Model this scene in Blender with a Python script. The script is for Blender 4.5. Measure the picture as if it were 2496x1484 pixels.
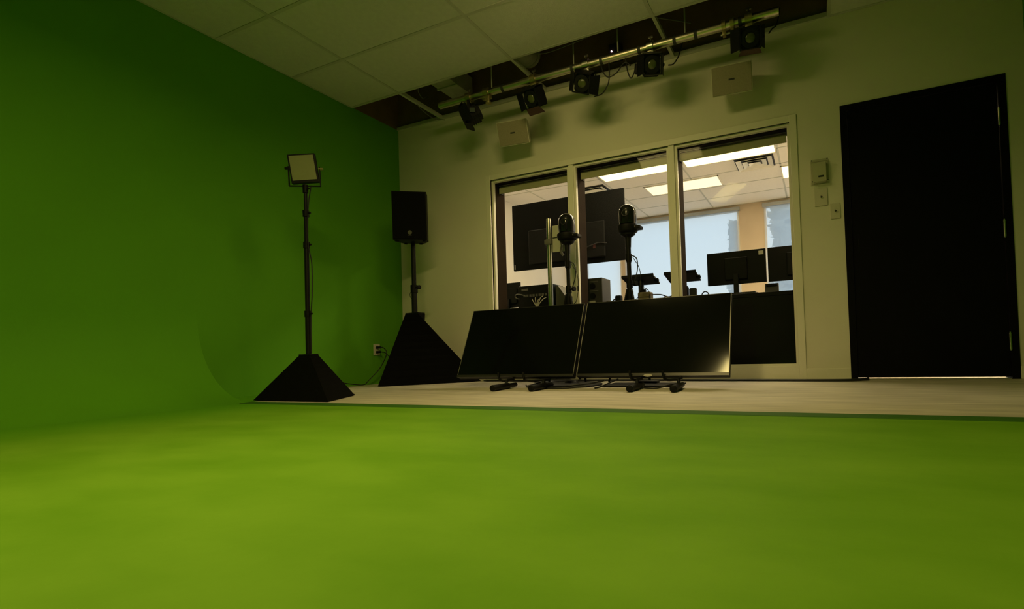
import bpy, bmesh, math, random
from mathutils import Vector, Matrix

for o in list(bpy.data.objects):
    bpy.data.objects.remove(o, do_unlink=True)
scene = bpy.context.scene
COL = scene.collection
random.seed(7)

# ------------------------------------------------------------------ camera
W_PX = 2496.0
F_PX, PX, PY = 1236.44, 1441.36, 818.92
YAW, PITCH, ROLL = 0.4159, 0.0240, -0.0321
cam_d = bpy.data.cameras.new('camera')
cam = bpy.data.objects.new('camera', cam_d)
COL.objects.link(cam)
fw = Vector((-math.sin(YAW) * math.cos(PITCH), math.cos(YAW) * math.cos(PITCH), math.sin(PITCH)))
r0 = Vector((math.cos(YAW), math.sin(YAW), 0))
u0 = r0.cross(fw)
rr = math.cos(ROLL) * r0 + math.sin(ROLL) * u0
uu = -math.sin(ROLL) * r0 + math.cos(ROLL) * u0
m = Matrix((rr, uu, -fw)).transposed().to_4x4()
m.translation = Vector((4.0463, -4.1625, 0.2890))
cam.matrix_world = m
cam_d.sensor_width = 36.0
cam_d.sensor_fit = 'HORIZONTAL'
cam_d.lens = F_PX * 36.0 / W_PX
cam_d.shift_x = (1248.0 - PX) / W_PX
cam_d.shift_y = (PY - 742.0) / W_PX
cam_d.clip_start = 0.02
scene.camera = cam

# ------------------------------------------------------------------ view, sky, lamps
vs = scene.view_settings
vs.view_transform = 'Standard'
vs.look = 'None'
vs.exposure = 0.0
vs.gamma = 1.0
vs.use_curve_mapping = False

world = bpy.data.worlds.new('sky')
scene.world = world
world.use_nodes = True
wn, wl_ = world.node_tree.nodes, world.node_tree.links
wn.clear()
wo = wn.new('ShaderNodeOutputWorld')
bg = wn.new('ShaderNodeBackground')
tc = wn.new('ShaderNodeTexCoord')
sx = wn.new('ShaderNodeSeparateXYZ')
cr = wn.new('ShaderNodeValToRGB')
cr.color_ramp.elements[0].position = 0.0
cr.color_ramp.elements[0].color = (0.97, 0.96, 0.95, 1)
e_ = cr.color_ramp.elements.new(0.16)
e_.color = (0.76, 0.86, 0.99, 1)
cr.color_ramp.elements[2].position = 0.6
cr.color_ramp.elements[2].color = (0.40, 0.58, 0.86, 1)
wl_.new(tc.outputs['Generated'], sx.inputs[0])
wl_.new(sx.outputs['Z'], cr.inputs[0])
wl_.new(cr.outputs[0], bg.inputs[0])
bg.inputs[1].default_value = 1.5
wl_.new(bg.outputs[0], wo.inputs[0])


def area_lamp(name, loc, target, sx_, sy_, power, color, spread=180):
    d = bpy.data.lights.new(name, 'AREA')
    d.shape = 'RECTANGLE'
    d.size, d.size_y = sx_, sy_
    d.energy = power
    d.color = color
    d.spread = math.radians(spread)
    o = bpy.data.objects.new(name, d)
    COL.objects.link(o)
    o.location = loc
    o.rotation_euler = (Vector(target) - Vector(loc)).to_track_quat('-Z', 'Y').to_euler()
    return o


WARM = (1.0, 0.78, 0.28)
# two soft panel fixtures hung under the studio ceiling, above the picture (their housings are built below)
LAMPS = [((2.90, -3.60, 2.58), (2.62, -3.45, 0.0), 0.9, 0.26, 45, 155),
         ((2.48, -1.82, 2.63), (2.34, -0.70, 0.90), 0.8, 0.22, 8.5, 146)]
for k_, (lo, ta, w_, d_, pw_, sp_) in enumerate(LAMPS):
    area_lamp('ceiling_panel_lamp', lo, ta, w_, d_, pw_, WARM, sp_)

# ------------------------------------------------------------------ materials
MATS = {}


def mat(name, col, rough=0.6, metal=0.0, var=0.0, scale=8.0, stretch=(1, 1, 1), bump=0.0, bscale=60.0, spec=0.5,
        detail=4.0, col2=None):
    if name in MATS:
        return MATS[name]
    mt = bpy.data.materials.new(name)
    mt.use_nodes = True
    n, l = mt.node_tree.nodes, mt.node_tree.links
    p = n['Principled BSDF']
    p.inputs['Base Color'].default_value = (*col, 1)
    p.inputs['Roughness'].default_value = rough
    p.inputs['Metallic'].default_value = metal
    p.inputs['Specular IOR Level'].default_value = spec
    tcn = n.new('ShaderNodeTexCoord')
    if var > 0:
        mp = n.new('ShaderNodeMapping')
        mp.inputs['Scale'].default_value = stretch
        nz = n.new('ShaderNodeTexNoise')
        nz.inputs['Scale'].default_value = scale
        nz.inputs['Detail'].default_value = detail
        rp = n.new('ShaderNodeValToRGB')
        c2 = col2 if col2 else tuple(min(1, c * (1 + var)) for c in col)
        rp.color_ramp.elements[0].color = (*[c * (1 - var) for c in col], 1)
        rp.color_ramp.elements[1].color = (*c2, 1)
        rp.color_ramp.elements[0].position = 0.3
        rp.color_ramp.elements[1].position = 0.72
        l.new(tcn.outputs['Object'], mp.inputs[0])
        l.new(mp.outputs[0], nz.inputs['Vector'])
        l.new(nz.outputs['Fac'], rp.inputs[0])
        l.new(rp.outputs[0], p.inputs['Base Color'])
    if bump > 0:
        nb = n.new('ShaderNodeTexNoise')
        nb.inputs['Scale'].default_value = bscale
        nb.inputs['Detail'].default_value = 3
        b = n.new('ShaderNodeBump')
        b.inputs['Strength'].default_value = bump
        b.inputs['Distance'].default_value = 0.01
        l.new(tcn.outputs['Object'], nb.inputs['Vector'])
        l.new(nb.outputs['Fac'], b.inputs['Height'])
        l.new(b.outputs[0], p.inputs['Normal'])
    MATS[name] = mt
    return mt


def emit(name, col, strength):
    mt = bpy.data.materials.new(name)
    mt.use_nodes = True
    p = mt.node_tree.nodes['Principled BSDF']
    p.inputs['Base Color'].default_value = (0.8, 0.8, 0.8, 1)
    p.inputs['Emission Color'].default_value = (*col, 1)
    p.inputs['Emission Strength'].default_value = strength
    return mt


def sheet(name, tint, refl_rough, transp, tint2=None, trans_col=None):
    """thin glass (fresnel gloss over clear) or, with trans_col, a thin woven screen"""
    mt = bpy.data.materials.new(name)
    mt.use_nodes = True
    n, l = mt.node_tree.nodes, mt.node_tree.links
    n.clear()
    out = n.new('ShaderNodeOutputMaterial')
    tr = n.new('ShaderNodeBsdfTransparent')
    tr.inputs[0].default_value = (*tint, 1)
    mx = n.new('ShaderNodeMixShader')
    if trans_col is None:
        gl = n.new('ShaderNodeBsdfGlossy')
        gl.inputs['Roughness'].default_value = refl_rough
        lw = n.new('ShaderNodeLayerWeight')
        pw = n.new('ShaderNodeMath')
        pw.operation = 'POWER'
        pw.inputs[1].default_value = 4.0
        ma = n.new('ShaderNodeMath')
        ma.operation = 'MULTIPLY_ADD'
        ma.inputs[1].default_value = 0.3
        ma.inputs[2].default_value = 0.004
        l.new(lw.outputs['Facing'], pw.inputs[0])
        l.new(pw.outputs[0], ma.inputs[0])
        l.new(ma.outputs[0], mx.inputs[0])
        l.new(tr.outputs[0], mx.inputs[1])
        l.new(gl.outputs[0], mx.inputs[2])
    else:
        tl = n.new('ShaderNodeBsdfTranslucent')
        tl.inputs[0].default_value = (*trans_col, 1)
        mx.inputs[0].default_value = transp
        l.new(tl.outputs[0], mx.inputs[1])
        l.new(tr.outputs[0], mx.inputs[2])
    l.new(mx.outputs[0], out.inputs[0])
    return mt


GREEN_WALL = mat('green_wall_paint', (0.108, 0.345, 0.008), 0.75, var=0.05, scale=1.5, bump=0.05, bscale=90, spec=0.25)
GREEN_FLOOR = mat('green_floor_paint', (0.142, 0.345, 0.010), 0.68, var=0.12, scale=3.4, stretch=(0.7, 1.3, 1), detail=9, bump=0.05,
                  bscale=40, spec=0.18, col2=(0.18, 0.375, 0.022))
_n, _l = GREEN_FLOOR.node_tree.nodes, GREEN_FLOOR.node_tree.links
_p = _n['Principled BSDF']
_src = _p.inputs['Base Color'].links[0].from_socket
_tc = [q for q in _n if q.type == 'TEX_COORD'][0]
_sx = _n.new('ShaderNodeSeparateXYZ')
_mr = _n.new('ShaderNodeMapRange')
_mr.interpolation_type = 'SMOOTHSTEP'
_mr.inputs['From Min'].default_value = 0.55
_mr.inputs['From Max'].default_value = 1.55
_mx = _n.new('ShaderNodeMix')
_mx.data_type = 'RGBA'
_mx.inputs[6].default_value = (0.108, 0.345, 0.008, 1)  # greener near the cove: soft edge of the lit floor put into the colour
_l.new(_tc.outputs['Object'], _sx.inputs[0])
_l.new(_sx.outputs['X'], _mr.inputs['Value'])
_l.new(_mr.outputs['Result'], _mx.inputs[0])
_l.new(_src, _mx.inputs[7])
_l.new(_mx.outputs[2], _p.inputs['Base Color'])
GREEN_EDGE = mat('dark_green_edge', (0.035, 0.13, 0.006), 0.6)
WALL = mat('cream_wall_paint', (0.75, 0.72, 0.60), 0.8, var=0.03, scale=2, bump=0.04, bscale=120, spec=0.2)
WHITE = mat('cream_trim_paint', (0.80, 0.77, 0.65), 0.5, var=0.02, scale=5, spec=0.4)
FLOOR = mat('grey_vinyl_floor', (0.56, 0.51, 0.42), 0.5, var=0.20, scale=6, detail=8, stretch=(0.5, 2.6, 1), spec=0.4)
TILE = mat('ceiling_tile', (0.66, 0.66, 0.58), 0.95, var=0.04, scale=25, bump=0.25, bscale=180, spec=0.1)
GRID = mat('ceiling_grid_metal', (0.53, 0.53, 0.45), 0.5, var=0.03, scale=9)
BLACK = mat('black_plastic', (0.006, 0.006, 0.006), 0.55, var=0.2, scale=10, spec=0.15)
BLACKM = mat('black_metal', (0.006, 0.006, 0.0065), 0.5, var=0.2, scale=14, spec=0.22)
FABRIC = mat('black_stretch_fabric', (0.003, 0.003, 0.003), 0.95, var=0.2, scale=30, bump=0.1, bscale=300, spec=0.1)
SCREEN = mat('glossy_black_screen', (0.004, 0.004, 0.004), 0.09, var=0.1, scale=3, spec=0.2)
BEZEL = mat('dark_bezel', (0.045, 0.042, 0.04), 0.35, metal=0.4, var=0.1, scale=9)
BEZEL_S = mat('silver_bezel', (0.30, 0.28, 0.25), 0.4, metal=0.5, var=0.06, scale=9)
DOORM = mat('black_door_paint', (0.0035, 0.0035, 0.004), 0.65, var=0.2, scale=4, spec=0.1)
CHROME = mat('brushed_steel', (0.62, 0.60, 0.52), 0.28, metal=1.0, var=0.06, scale=20)
ALU = mat('aluminium_pipe', (0.62, 0.58, 0.45), 0.36, metal=1.0, var=0.08, scale=12, stretch=(0.3, 4, 4))
PLASTIC_W = mat('ivory_plastic', (0.60, 0.57, 0.45), 0.5, var=0.02, scale=12)
SPK_W = mat('beige_speaker_grille', (0.33, 0.29, 0.20), 0.85, var=0.08, scale=120, bump=0.3, bscale=500)
DARKBRN = mat('dark_plenum_board', (0.19, 0.11, 0.045), 0.9, var=0.15, scale=6)
PLENUM = mat('plenum_black', (0.012, 0.012, 0.012), 0.95, var=0.2, scale=3)
DUCT = mat('galvanised_duct', (0.42, 0.42, 0.36), 0.5, metal=0.2, var=0.12, scale=14)
RUST = mat('red_brown_metal', (0.07, 0.028, 0.016), 0.6, var=0.15, scale=12)
BRASS = mat('aged_brass', (0.42, 0.36, 0.17), 0.4, metal=0.9, var=0.1, scale=20)
LENS = mat('fresnel_lens_glass', (0.075, 0.09, 0.03), 0.22, var=0.12, scale=30, spec=0.6)
REVEAL = mat('dark_brown_reveal', (0.022, 0.014, 0.009), 0.9, var=0.1, scale=8, spec=0.05)
BLIND = mat('olive_blind_fabric', (0.42, 0.40, 0.25), 0.85, var=0.08, scale=60, stretch=(1, 1, 6))
CTRL_WALL = mat('warm_white_wall', (0.80, 0.76, 0.68), 0.85, var=0.03, scale=3)
CTRL_TILE = mat('control_ceiling_tile', (0.80, 0.77, 0.72), 0.95, var=0.03, scale=30)
CTRL_COL = mat('tan_wall', (0.56, 0.46, 0.34), 0.85, var=0.04, scale=3)
CTRL_FLOOR = mat('brown_carpet', (0.55, 0.50, 0.42), 0.95, var=0.2, scale=80)
DARKGREY = mat('dark_grey_plastic', (0.03, 0.03, 0.028), 0.6, var=0.15, scale=8)
GREY = mat('mid_grey_plastic', (0.13, 0.125, 0.11), 0.6, var=0.1, scale=8)
PALE = mat('pale_label', (0.6, 0.58, 0.5), 0.6, var=0.04, scale=40)
TAN = mat('tan_box', (0.28, 0.22, 0.13), 0.6, var=0.1, scale=12)
CABLE = mat('black_cable_rubber', (0.010, 0.010, 0.010), 0.55, var=0.2, scale=30)
WCABLE = mat('pale_cable_rubber', (0.55, 0.52, 0.42), 0.5, var=0.05, scale=30)
DIFF = mat('panel_diffuser', (0.25, 0.27, 0.13), 0.7, var=0.04, scale=20)
FOLIAGE = mat('tree_foliage', (0.36, 0.37, 0.31), 0.8, var=0.3, scale=3)
BARK = mat('tree_bark', (0.10, 0.07, 0.05), 0.9, var=0.2, scale=6)
GROUND = mat('pale_ground', (0.45, 0.44, 0.40), 0.9, var=0.1, scale=2)
GLASS = sheet('window_glass', (0.96, 0.97, 0.95), 0.02, 0)
CLEAR = sheet('clear_cover_plastic', (0.93, 0.94, 0.9), 0.05, 0)
SHADE = sheet('sheer_white_screen', (0.95, 0.95, 0.95), 0, 0.36, trans_col=(0.93, 0.93, 0.91))
TROFFER = emit('lit_troffer_lens', (1.0, 0.80, 0.36), 2.4)
TROFFER_D = emit('dim_troffer_lens', (1.0, 0.80, 0.50), 1.05)
FILL_LENS = emit('added_fill_lens', (1.0, 0.80, 0.48), 25.0)  # for unseen lamps added to brighten the control room
TROFFER_C = emit('desk_troffer_lens', (1.0, 0.80, 0.48), 44.0)
LED = emit('red_led', (1.0, 0.5, 0.5), 6.0)


# ------------------------------------------------------------------ mesh helpers
class MB:
    """collects simple solids into one mesh"""

    def __init__(self):
        self.bm = bmesh.new()

    def _xf(self, vs_, mtx):
        if mtx is not None:
            bmesh.ops.transform(self.bm, matrix=mtx, verts=vs_)

    def box(self, a, b, mtx=None, bev=0.0, seg=2):
        g = bmesh.ops.create_cube(self.bm, size=1.0)['verts']
        a, b = Vector(a), Vector(b)
        c, s = (a + b) / 2, b - a
        for v in g:
            v.co = Vector((c.x + v.co.x * s.x, c.y + v.co.y * s.y, c.z + v.co.z * s.z))
        if bev > 0:
            ed = list({e for v in g for e in v.link_edges})
            r = bmesh.ops.bevel(self.bm, geom=ed, offset=bev, segments=seg, affect='EDGES', profile=0.5)
            g = list({v for f in r['faces'] for v in f.verts} | {v for v in g if v.is_valid})
        self._xf(g, mtx)
        return self

    def poly(self, verts, faces, mtx=None):
        vv = [self.bm.verts.new(v) for v in verts]
        for f in faces:
            self.bm.faces.new([vv[i] for i in f])
        self._xf(vv, mtx)
        return self

    def prism(self, pts, d, mtx=None):
        """pts: list of 3d points of a planar polygon, extruded by vector d"""
        d = Vector(d)
        n = len(pts)
        v = [Vector(p) for p in pts] + [Vector(p) + d for p in pts]
        fs = [list(range(n))[::-1], list(range(n, 2 * n))]
        for i in range(n):
            j = (i + 1) % n
            fs.append([i, j, n + j, n + i])
        return self.poly(v, fs, mtx)

    def lathe(self, prof, p0, p1, seg=20, mtx=None, cap=True):
        """prof: (t along p0->p1 in metres, radius)"""
        p0, p1 = Vector(p0), Vector(p1)
        ax = (p1 - p0).normalized()
        q = ax.to_track_quat('Z', 'Y').to_matrix()
        rings, allv = [], []
        for t, r in prof:
            ring = []
            for k in range(seg):
                a = 2 * math.pi * k / seg
                ring.append(self.bm.verts.new(p0 + ax * t + q @ Vector((r * math.cos(a), r * math.sin(a), 0))))
            rings.append(ring)
            allv += ring
        for a, b in zip(rings[:-1], rings[1:]):
            for k in range(seg):
                j = (k + 1) % seg
                self.bm.faces.new([a[k], a[j], b[j], b[k]])
        if cap:
            self.bm.faces.new(rings[0][::-1])
            self.bm.faces.new(rings[-1])
        self._xf(allv, mtx)
        return self

    def cyl(self, p0, p1, r0, r1=None, seg=16, mtx=None):
        r1 = r0 if r1 is None else r1
        L = (Vector(p1) - Vector(p0)).length
        return self.lathe([(0, r0), (L, r1)], p0, p1, seg, mtx)

    def tube(self, pts, r, seg=8, sub=6, mtx=None):
        """smooth tube through points (Catmull-Rom)"""
        P = [Vector(p) for p in pts]
        if len(P) > 2:
            Q = []
            E = [P[0] * 2 - P[1]] + P + [P[-1] * 2 - P[-2]]
            for i in range(1, len(E) - 2):
                a, b, c, d = E[i - 1], E[i], E[i + 1], E[i + 2]
                for k in range(sub):
                    t = k / sub
                    Q.append(0.5 * ((2 * b) + (c - a) * t + (2 * a - 5 * b + 4 * c - d) * t * t + (3 * b - a - 3 * c + d) * t ** 3))
            Q.append(P[-1])
        else:
            Q = P
        rings, allv = [], []
        up = Vector((0.13, 0.31, 0.94))
        for i, p in enumerate(Q):
            t = (Q[min(i + 1, len(Q) - 1)] - Q[max(i - 1, 0)]).normalized()
            s = t.cross(up)
            if s.length < 1e-3:
                s = t.cross(Vector((1, 0, 0)))
            s.normalize()
            n = s.cross(t)
            ring = [self.bm.verts.new(p + r * (math.cos(2 * math.pi * k / seg) * s + math.sin(2 * math.pi * k / seg) * n))
                    for k in range(seg)]
            rings.append(ring)
            allv += ring
        for a, b in zip(rings[:-1], rings[1:]):
            for k in range(seg):
                j = (k + 1) % seg
                self.bm.faces.new([a[k], a[j], b[j], b[k]])
        self.bm.faces.new(rings[0][::-1])
        self.bm.faces.new(rings[-1])
        self._xf(allv, mtx)
        return self

    def build(self, name, material, parent=None, smooth=False, world=True):
        """world=True: coordinates are world coordinates, also under a parent"""
        bm = self.bm
        if parent is not None and world:
            inv = parent_world(parent).inverted()
            bmesh.ops.transform(bm, matrix=inv, verts=bm.verts)
        bmesh.ops.recalc_face_normals(bm, faces=bm.faces)
        me = bpy.data.meshes.new(name)
        bm.to_mesh(me)
        bm.free()
        me.materials.append(material)
        if smooth:
            for p in me.polygons:
                p.use_smooth = True
            try:
                me.set_sharp_from_angle(angle=math.radians(38))
            except Exception:
                pass
        o = bpy.data.objects.new(name, me)
        COL.objects.link(o)
        if parent is not None:
            o.parent = parent
        return o


def parent_world(o):
    mw = o.matrix_basis.copy()
    while o.parent:
        o = o.parent
        mw = o.matrix_basis @ mw
    return mw


def tag(o, label, cat, group=None):
    o['label'] = label
    o['category'] = cat
    if group:
        o['group'] = group
    return o


def struct(o, label=None):
    o['kind'] = 'structure'
    if label:
        o['label'] = label
    return o


def thing(name, label, cat, loc, group=None):
    o = bpy.data.objects.new(name, None)
    o.empty_display_size = 0.1
    COL.objects.link(o)
    o.location = loc
    tag(o, label, cat, group)
    return o


def RZ(a):
    return Matrix.Rotation(math.radians(a), 4, 'Z')


def RX(a):
    return Matrix.Rotation(math.radians(a), 4, 'X')


def RY(a):
    return Matrix.Rotation(math.radians(a), 4, 'Y')


def T(v):
    return Matrix.Translation(Vector(v))


# ------------------------------------------------------------------ dimensions of the place
H = 2.706                    # ceiling
XR, YN = 5.37, -6.6          # right wall, wall behind the photographer
YE, RC = -1.98, 0.60         # edge of the green floor, cove radius
WX0, WX1, WZ0, WZ1 = 1.1726, 3.9254, 0.1022, 1.9745     # studio window opening
DX0, DX1, DZ = 4.2746, 5.2613, 2.0186                   # door opening (outside of the frame)
WT = 0.12                    # wall thickness
ZP = 3.55                    # slab above the ceiling void

# ------------------------------------------------------------------ room shell
mb = MB()
mb.box((-0.12, YN, 0), (0, WT, H + 0.005))
wall_left = struct(mb.build('wall_left', GREEN_WALL), 'green painted studio wall on the left')
mb = MB()
mb.box((-0.12, YN, H + 0.005), (0, WT, ZP))
struct(mb.build('wall_left_upper', DARKBRN), 'bare brown board above the ceiling on the left')

mb = MB()
mb.box((0, 0, 0), (WX0, WT, H))
mb.box((WX0, 0, WZ1), (WX1, WT, H))
mb.box((WX0, 0, 0), (WX1, WT, WZ0))
mb.box((WX1, 0, 0), (DX0, WT, H))
mb.box((DX0, 0, DZ), (DX1, WT, H))
mb.box((DX1, 0, 0), (XR + 0.12, WT, H))
wall_back = struct(mb.build('wall_back', WALL), 'cream studio wall with control room window and black door')
mb = MB()
mb.box((0, 0.004, H), (XR + 0.12, WT, ZP))
struct(mb.build('wall_back_upper', DARKBRN), 'bare brown board above the ceiling opening')

mb = MB()
mb.box((XR, YN, 0), (XR + 0.12, 0, ZP))
struct(mb.build('wall_right', GREEN_WALL), 'green wall at the right beside the door')
mb = MB()
mb.box((-0.12, YN - 0.12, 0), (XR + 0.12, YN, ZP))
struct(mb.build('wall_near', GREEN_WALL), 'green wall behind the viewer')

mb = MB()
mb.box((-0.12, YE, -0.1), (XR + 0.12, 0.3, 0))
struct(mb.build('floor', FLOOR), 'grey streaked floor strip below the window wall')
mb = MB()
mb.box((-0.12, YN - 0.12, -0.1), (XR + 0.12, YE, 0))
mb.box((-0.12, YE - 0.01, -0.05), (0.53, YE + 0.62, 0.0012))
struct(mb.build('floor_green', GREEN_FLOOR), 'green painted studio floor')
mb = MB()
mb.prism([(RC - 0.02, YE - 0.075, 0), (RC - 0.02, YE + 0.012, 0), (RC - 0.02, YE + 0.008, 0.006),
          (RC - 0.02, YE - 0.070, 0.003)], (XR - RC + 0.02, 0, 0))
struct(mb.build('trim_1', GREEN_EDGE), 'dark green strip along the edge of the green floor')

# cove between left wall and floor, ending where the grey floor begins
mb = MB()
N = 28
v, f = [], []
for yy in (YN, YE):
    for k in range(N + 1):
        a = math.pi / 2 * k / N
        v.append((RC - RC * math.sin(a), yy, RC - RC * math.cos(a)))
    v.append((0, yy, 0))
M = N + 2
for k in range(N):
    f.append((k, k + 1, M + k + 1, M + k))
f.append(list(range(M)))
f.append(list(range(M, 2 * M)))
mb.poly(v, f)
cove = struct(mb.build('wall_cove', GREEN_WALL, smooth=True), 'curved green sweep joining left wall and floor')

# baseboards
mb = MB()
mb.box((WX1 + 0.05, -0.012, 0), (DX0, 0, 0.085), bev=0.003)
struct(mb.build('baseboard_back', WHITE), 'cream baseboard between window and door')
mb = MB()
mb.box((DX1, -0.012, 0), (XR, 0, 0.085), bev=0.003)
struct(mb.build('baseboard_right', WHITE), 'short cream baseboard right of the door')
mb = MB()
mb.box((0.0, -0.012, 0), (WX0 - 0.05, 0, 0.085), bev=0.003)
struct(mb.build('baseboard_left', WHITE), 'cream baseboard in the left corner')

# ------------------------------------------------------------------ ceiling: grid, tiles, open strip
XG = [0.0, 0.6096, 1.8288, 3.048, 4.222, XR]
YG = [0.0] + [-0.6096 * k for k in range(1, 11)] + [YN]
mb = MB()
tw = 0.0125
for x in XG[1:4]:
    mb.box((x - tw, YN, H - 0.004), (x + tw, -0.02, H + 0.03))
mb.box((4.222 - tw, YN, H - 0.004), (4.222 + tw, -0.6096, H + 0.03))
mb.box((4.222 - 0.006, -0.6096, H - 0.004), (4.222 + 0.02, 0, H + 0.03))
for y in YG[1:-1]:
    mb.box((0, y - tw, H - 0.0035), (XR, y + tw, H + 0.03))
mb.box((0, -0.022, H - 0.0045), (XR, 0, H + 0.03))
mb.box((0, YN, H - 0.0045), (0.014, -0.6096, H + 0.03))
ceiling = struct(mb.build('ceiling', GRID), 'pale suspended ceiling grid')
tile_meshes = {}
for i in range(len(XG) - 1):
    for j in range(len(YG) - 1):
        x0, x1, y1, y0 = XG[i], XG[i + 1], YG[j], YG[j + 1]
        if j == 0 and i < 4:
            continue
        w, d = round(x1 - x0, 4), round(y1 - y0, 4)
        if (w, d) not in tile_meshes:
            q = MB()
            g = 0.007
            q.box((-w / 2 + 0.006, -d / 2 + 0.006, 0.004), (w / 2 - 0.006, d / 2 - 0.006, 0.022))
            q.box((-w / 2 + 0.006 + g, -d / 2 + 0.006 + g, -0.0015), (w / 2 - 0.006 - g, d / 2 - 0.006 - g, 0.006), bev=0.002, seg=1)
            o = q.build('ceiling_tile', TILE)
            tile_meshes[(w, d)] = o.data
        else:
            o = bpy.data.objects.new('ceiling_tile', tile_meshes[(w, d)])
            COL.objects.link(o)
        o.parent = ceiling
        o.location = ((x0 + x1) / 2, (y0 + y1) / 2, H)
mb = MB()
mb.box((-0.12, YN - 0.12, ZP), (XR + 0.12, WT, ZP + 0.1))
struct(mb.build('ceiling_slab', PLENUM), 'black slab above the open ceiling strip')
mb = MB()
mb.box((0, -0.95, H + 0.035), (XR, -0.93, ZP))
struct(mb.build('wall_void', PLENUM), 'black inner face of the ceiling void')
mb = MB()
mb.box((4.30, -0.93, H + 0.035), (4.32, 0, ZP))
struct(mb.build('wall_void_right', PLENUM), 'black end face of the ceiling void')

# ------------------------------------------------------------------ studio window
MULL = [2.052, 2.995]        # mullion centres
MW = 0.024                   # half width of a mullion face
mb = MB()
tr = 0.050
mb.box((WX0 - tr, -0.012, 0), (WX0, 0.02, WZ1 + tr), bev=0.002)
mb.box((WX1, -0.012, 0), (WX1 + tr, 0.02, WZ1 + tr), bev=0.002)
mb.box((WX0 - tr, -0.010, WZ1), (WX1 + tr, 0.02, WZ1 + tr), bev=0.002)
mb.box((WX0, -0.010, 0), (WX1, 0.0, WZ0), bev=0.002)
window = struct(mb.build('window_1', WHITE), 'wide three-pane control room window with cream casing')
for xm in MULL:
    mb = MB()
    mb.box((xm - MW, 0.0, WZ0), (xm + MW, WT, WZ1), bev=0.002)
    mb.build('mullion', WHITE, window)
EDGES = [WX0, MULL[0], MULL[1], WX1]
st = 0.020
panes = []
for k in range(3):
    a = EDGES[k] + (MW if k > 0 else 0)
    b = EDGES[k + 1] - (MW if k < 2 else 0)
    panes.append((a, b))
    mb = MB()                # glazing stop, stepped back from the casing
    mb.box((a, 0.016, WZ0), (a + st, 0.05, WZ1))
    mb.box((b - st, 0.016, WZ0), (b, 0.05, WZ1))
    mb.box((a + st, 0.016, WZ1 - st), (b - st, 0.05, WZ1))
    mb.box((a + st, 0.016, WZ0), (b - st, 0.05, WZ0 + st))
    mb.build('glazing_stop', WHITE, window)
    mb = MB()
    mb.box((a + st - 0.004, 0.052, WZ0 + st - 0.004), (b - st + 0.004, 0.058, WZ1 - st + 0.004))
    mb.build('pane', GLASS, window)
    mb = MB()                # dark lining on the control room side
    mb.box((a, 0.062, WZ0), (a + 0.020, 0.215, WZ1))
    mb.box((b - 0.020, 0.062, WZ0), (b, 0.215, WZ1))
    mb.box((a + 0.020, 0.062, WZ1 - 0.022), (b - 0.020, 0.215, WZ1))
    mb.build('reveal_lining', REVEAL, window)
for k, w in enumerate(['left', 'middle', 'right']):
    a, b = panes[k]
    t = thing('roller_blind', 'rolled-up olive roller blind at the top of the %s window pane' % w, 'blind',
              ((a + b) / 2, 0.14, WZ1 - 0.065), 'roller blinds of the control room window')
    mb = MB()
    mb.cyl((a + 0.03, 0.14, WZ1 - 0.066), (b - 0.03, 0.14, WZ1 - 0.066), 0.034, seg=20)
    mb.build('roll', BLIND, t, smooth=True)
    mb = MB()
    mb.box((a + 0.03, 0.105, WZ1 - 0.112), (b - 0.03, 0.110, WZ1 - 0.060))
    mb.build('hanging_fabric', BLIND, t)
    mb = MB()
    mb.box((a + 0.03, 0.099, WZ1 - 0.036), (b - 0.03, 0.106, WZ1 - 0.031))
    mb.build('rail', CHROME, t)
    mb = MB()
    mb.box((a + 0.021, 0.10, WZ1 - 0.105), (a + 0.029, 0.185, WZ1 - 0.022))
    mb.build('bracket', BLACK, t)

# ------------------------------------------------------------------ control room shell
CX0, CX1, CY = -0.44, 5.6, 4.95
mb = MB()
mb.box((CX0 - 0.1, WT, 0), (CX0, CY + 0.1, H + 0.1))
struct(mb.build('wall_control_left', CTRL_WALL), 'warm white left wall of the control room')
mb = MB()
mb.box((CX1, WT, 0), (CX1 + 0.1, CY + 0.1, H + 0.1))
struct(mb.build('wall_control_right', CTRL_WALL), 'warm white right wall of the control room')
mb = MB()
mb.box((CX0, WT - 0.005, 0), (0, WT + 0.01, H))
struct(mb.build('wall_control_front', CTRL_WALL), 'control room wall beside the studio')
mb = MB()
mb.box((CX0 - 0.1, 0.3, -0.1), (CX1 + 0.1, CY + 0.1, 0))
struct(mb.build('floor_control', CTRL_FLOOR), 'brown carpet of the control room')
WINS = [(-0.06, 0.70), (0.78, 2.91), (3.32, 4.70)]
WB, WTOP = 0.45, 2.635
mb = MB()
xs = [CX0] + [c for w in WINS for c in w] + [CX1]
for k in range(0, len(xs), 2):
    mb.box((xs[k], CY, WB), (xs[k + 1], CY + 0.12, WTOP))
mb.box((CX0, CY, 0), (CX1, CY + 0.12, WB))
mb.box((CX0, CY, WTOP), (CX1, CY + 0.12, H + 0.1))
struct(mb.build('wall_control_back', CTRL_COL), 'tan outer wall of the control room with tall windows')
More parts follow.
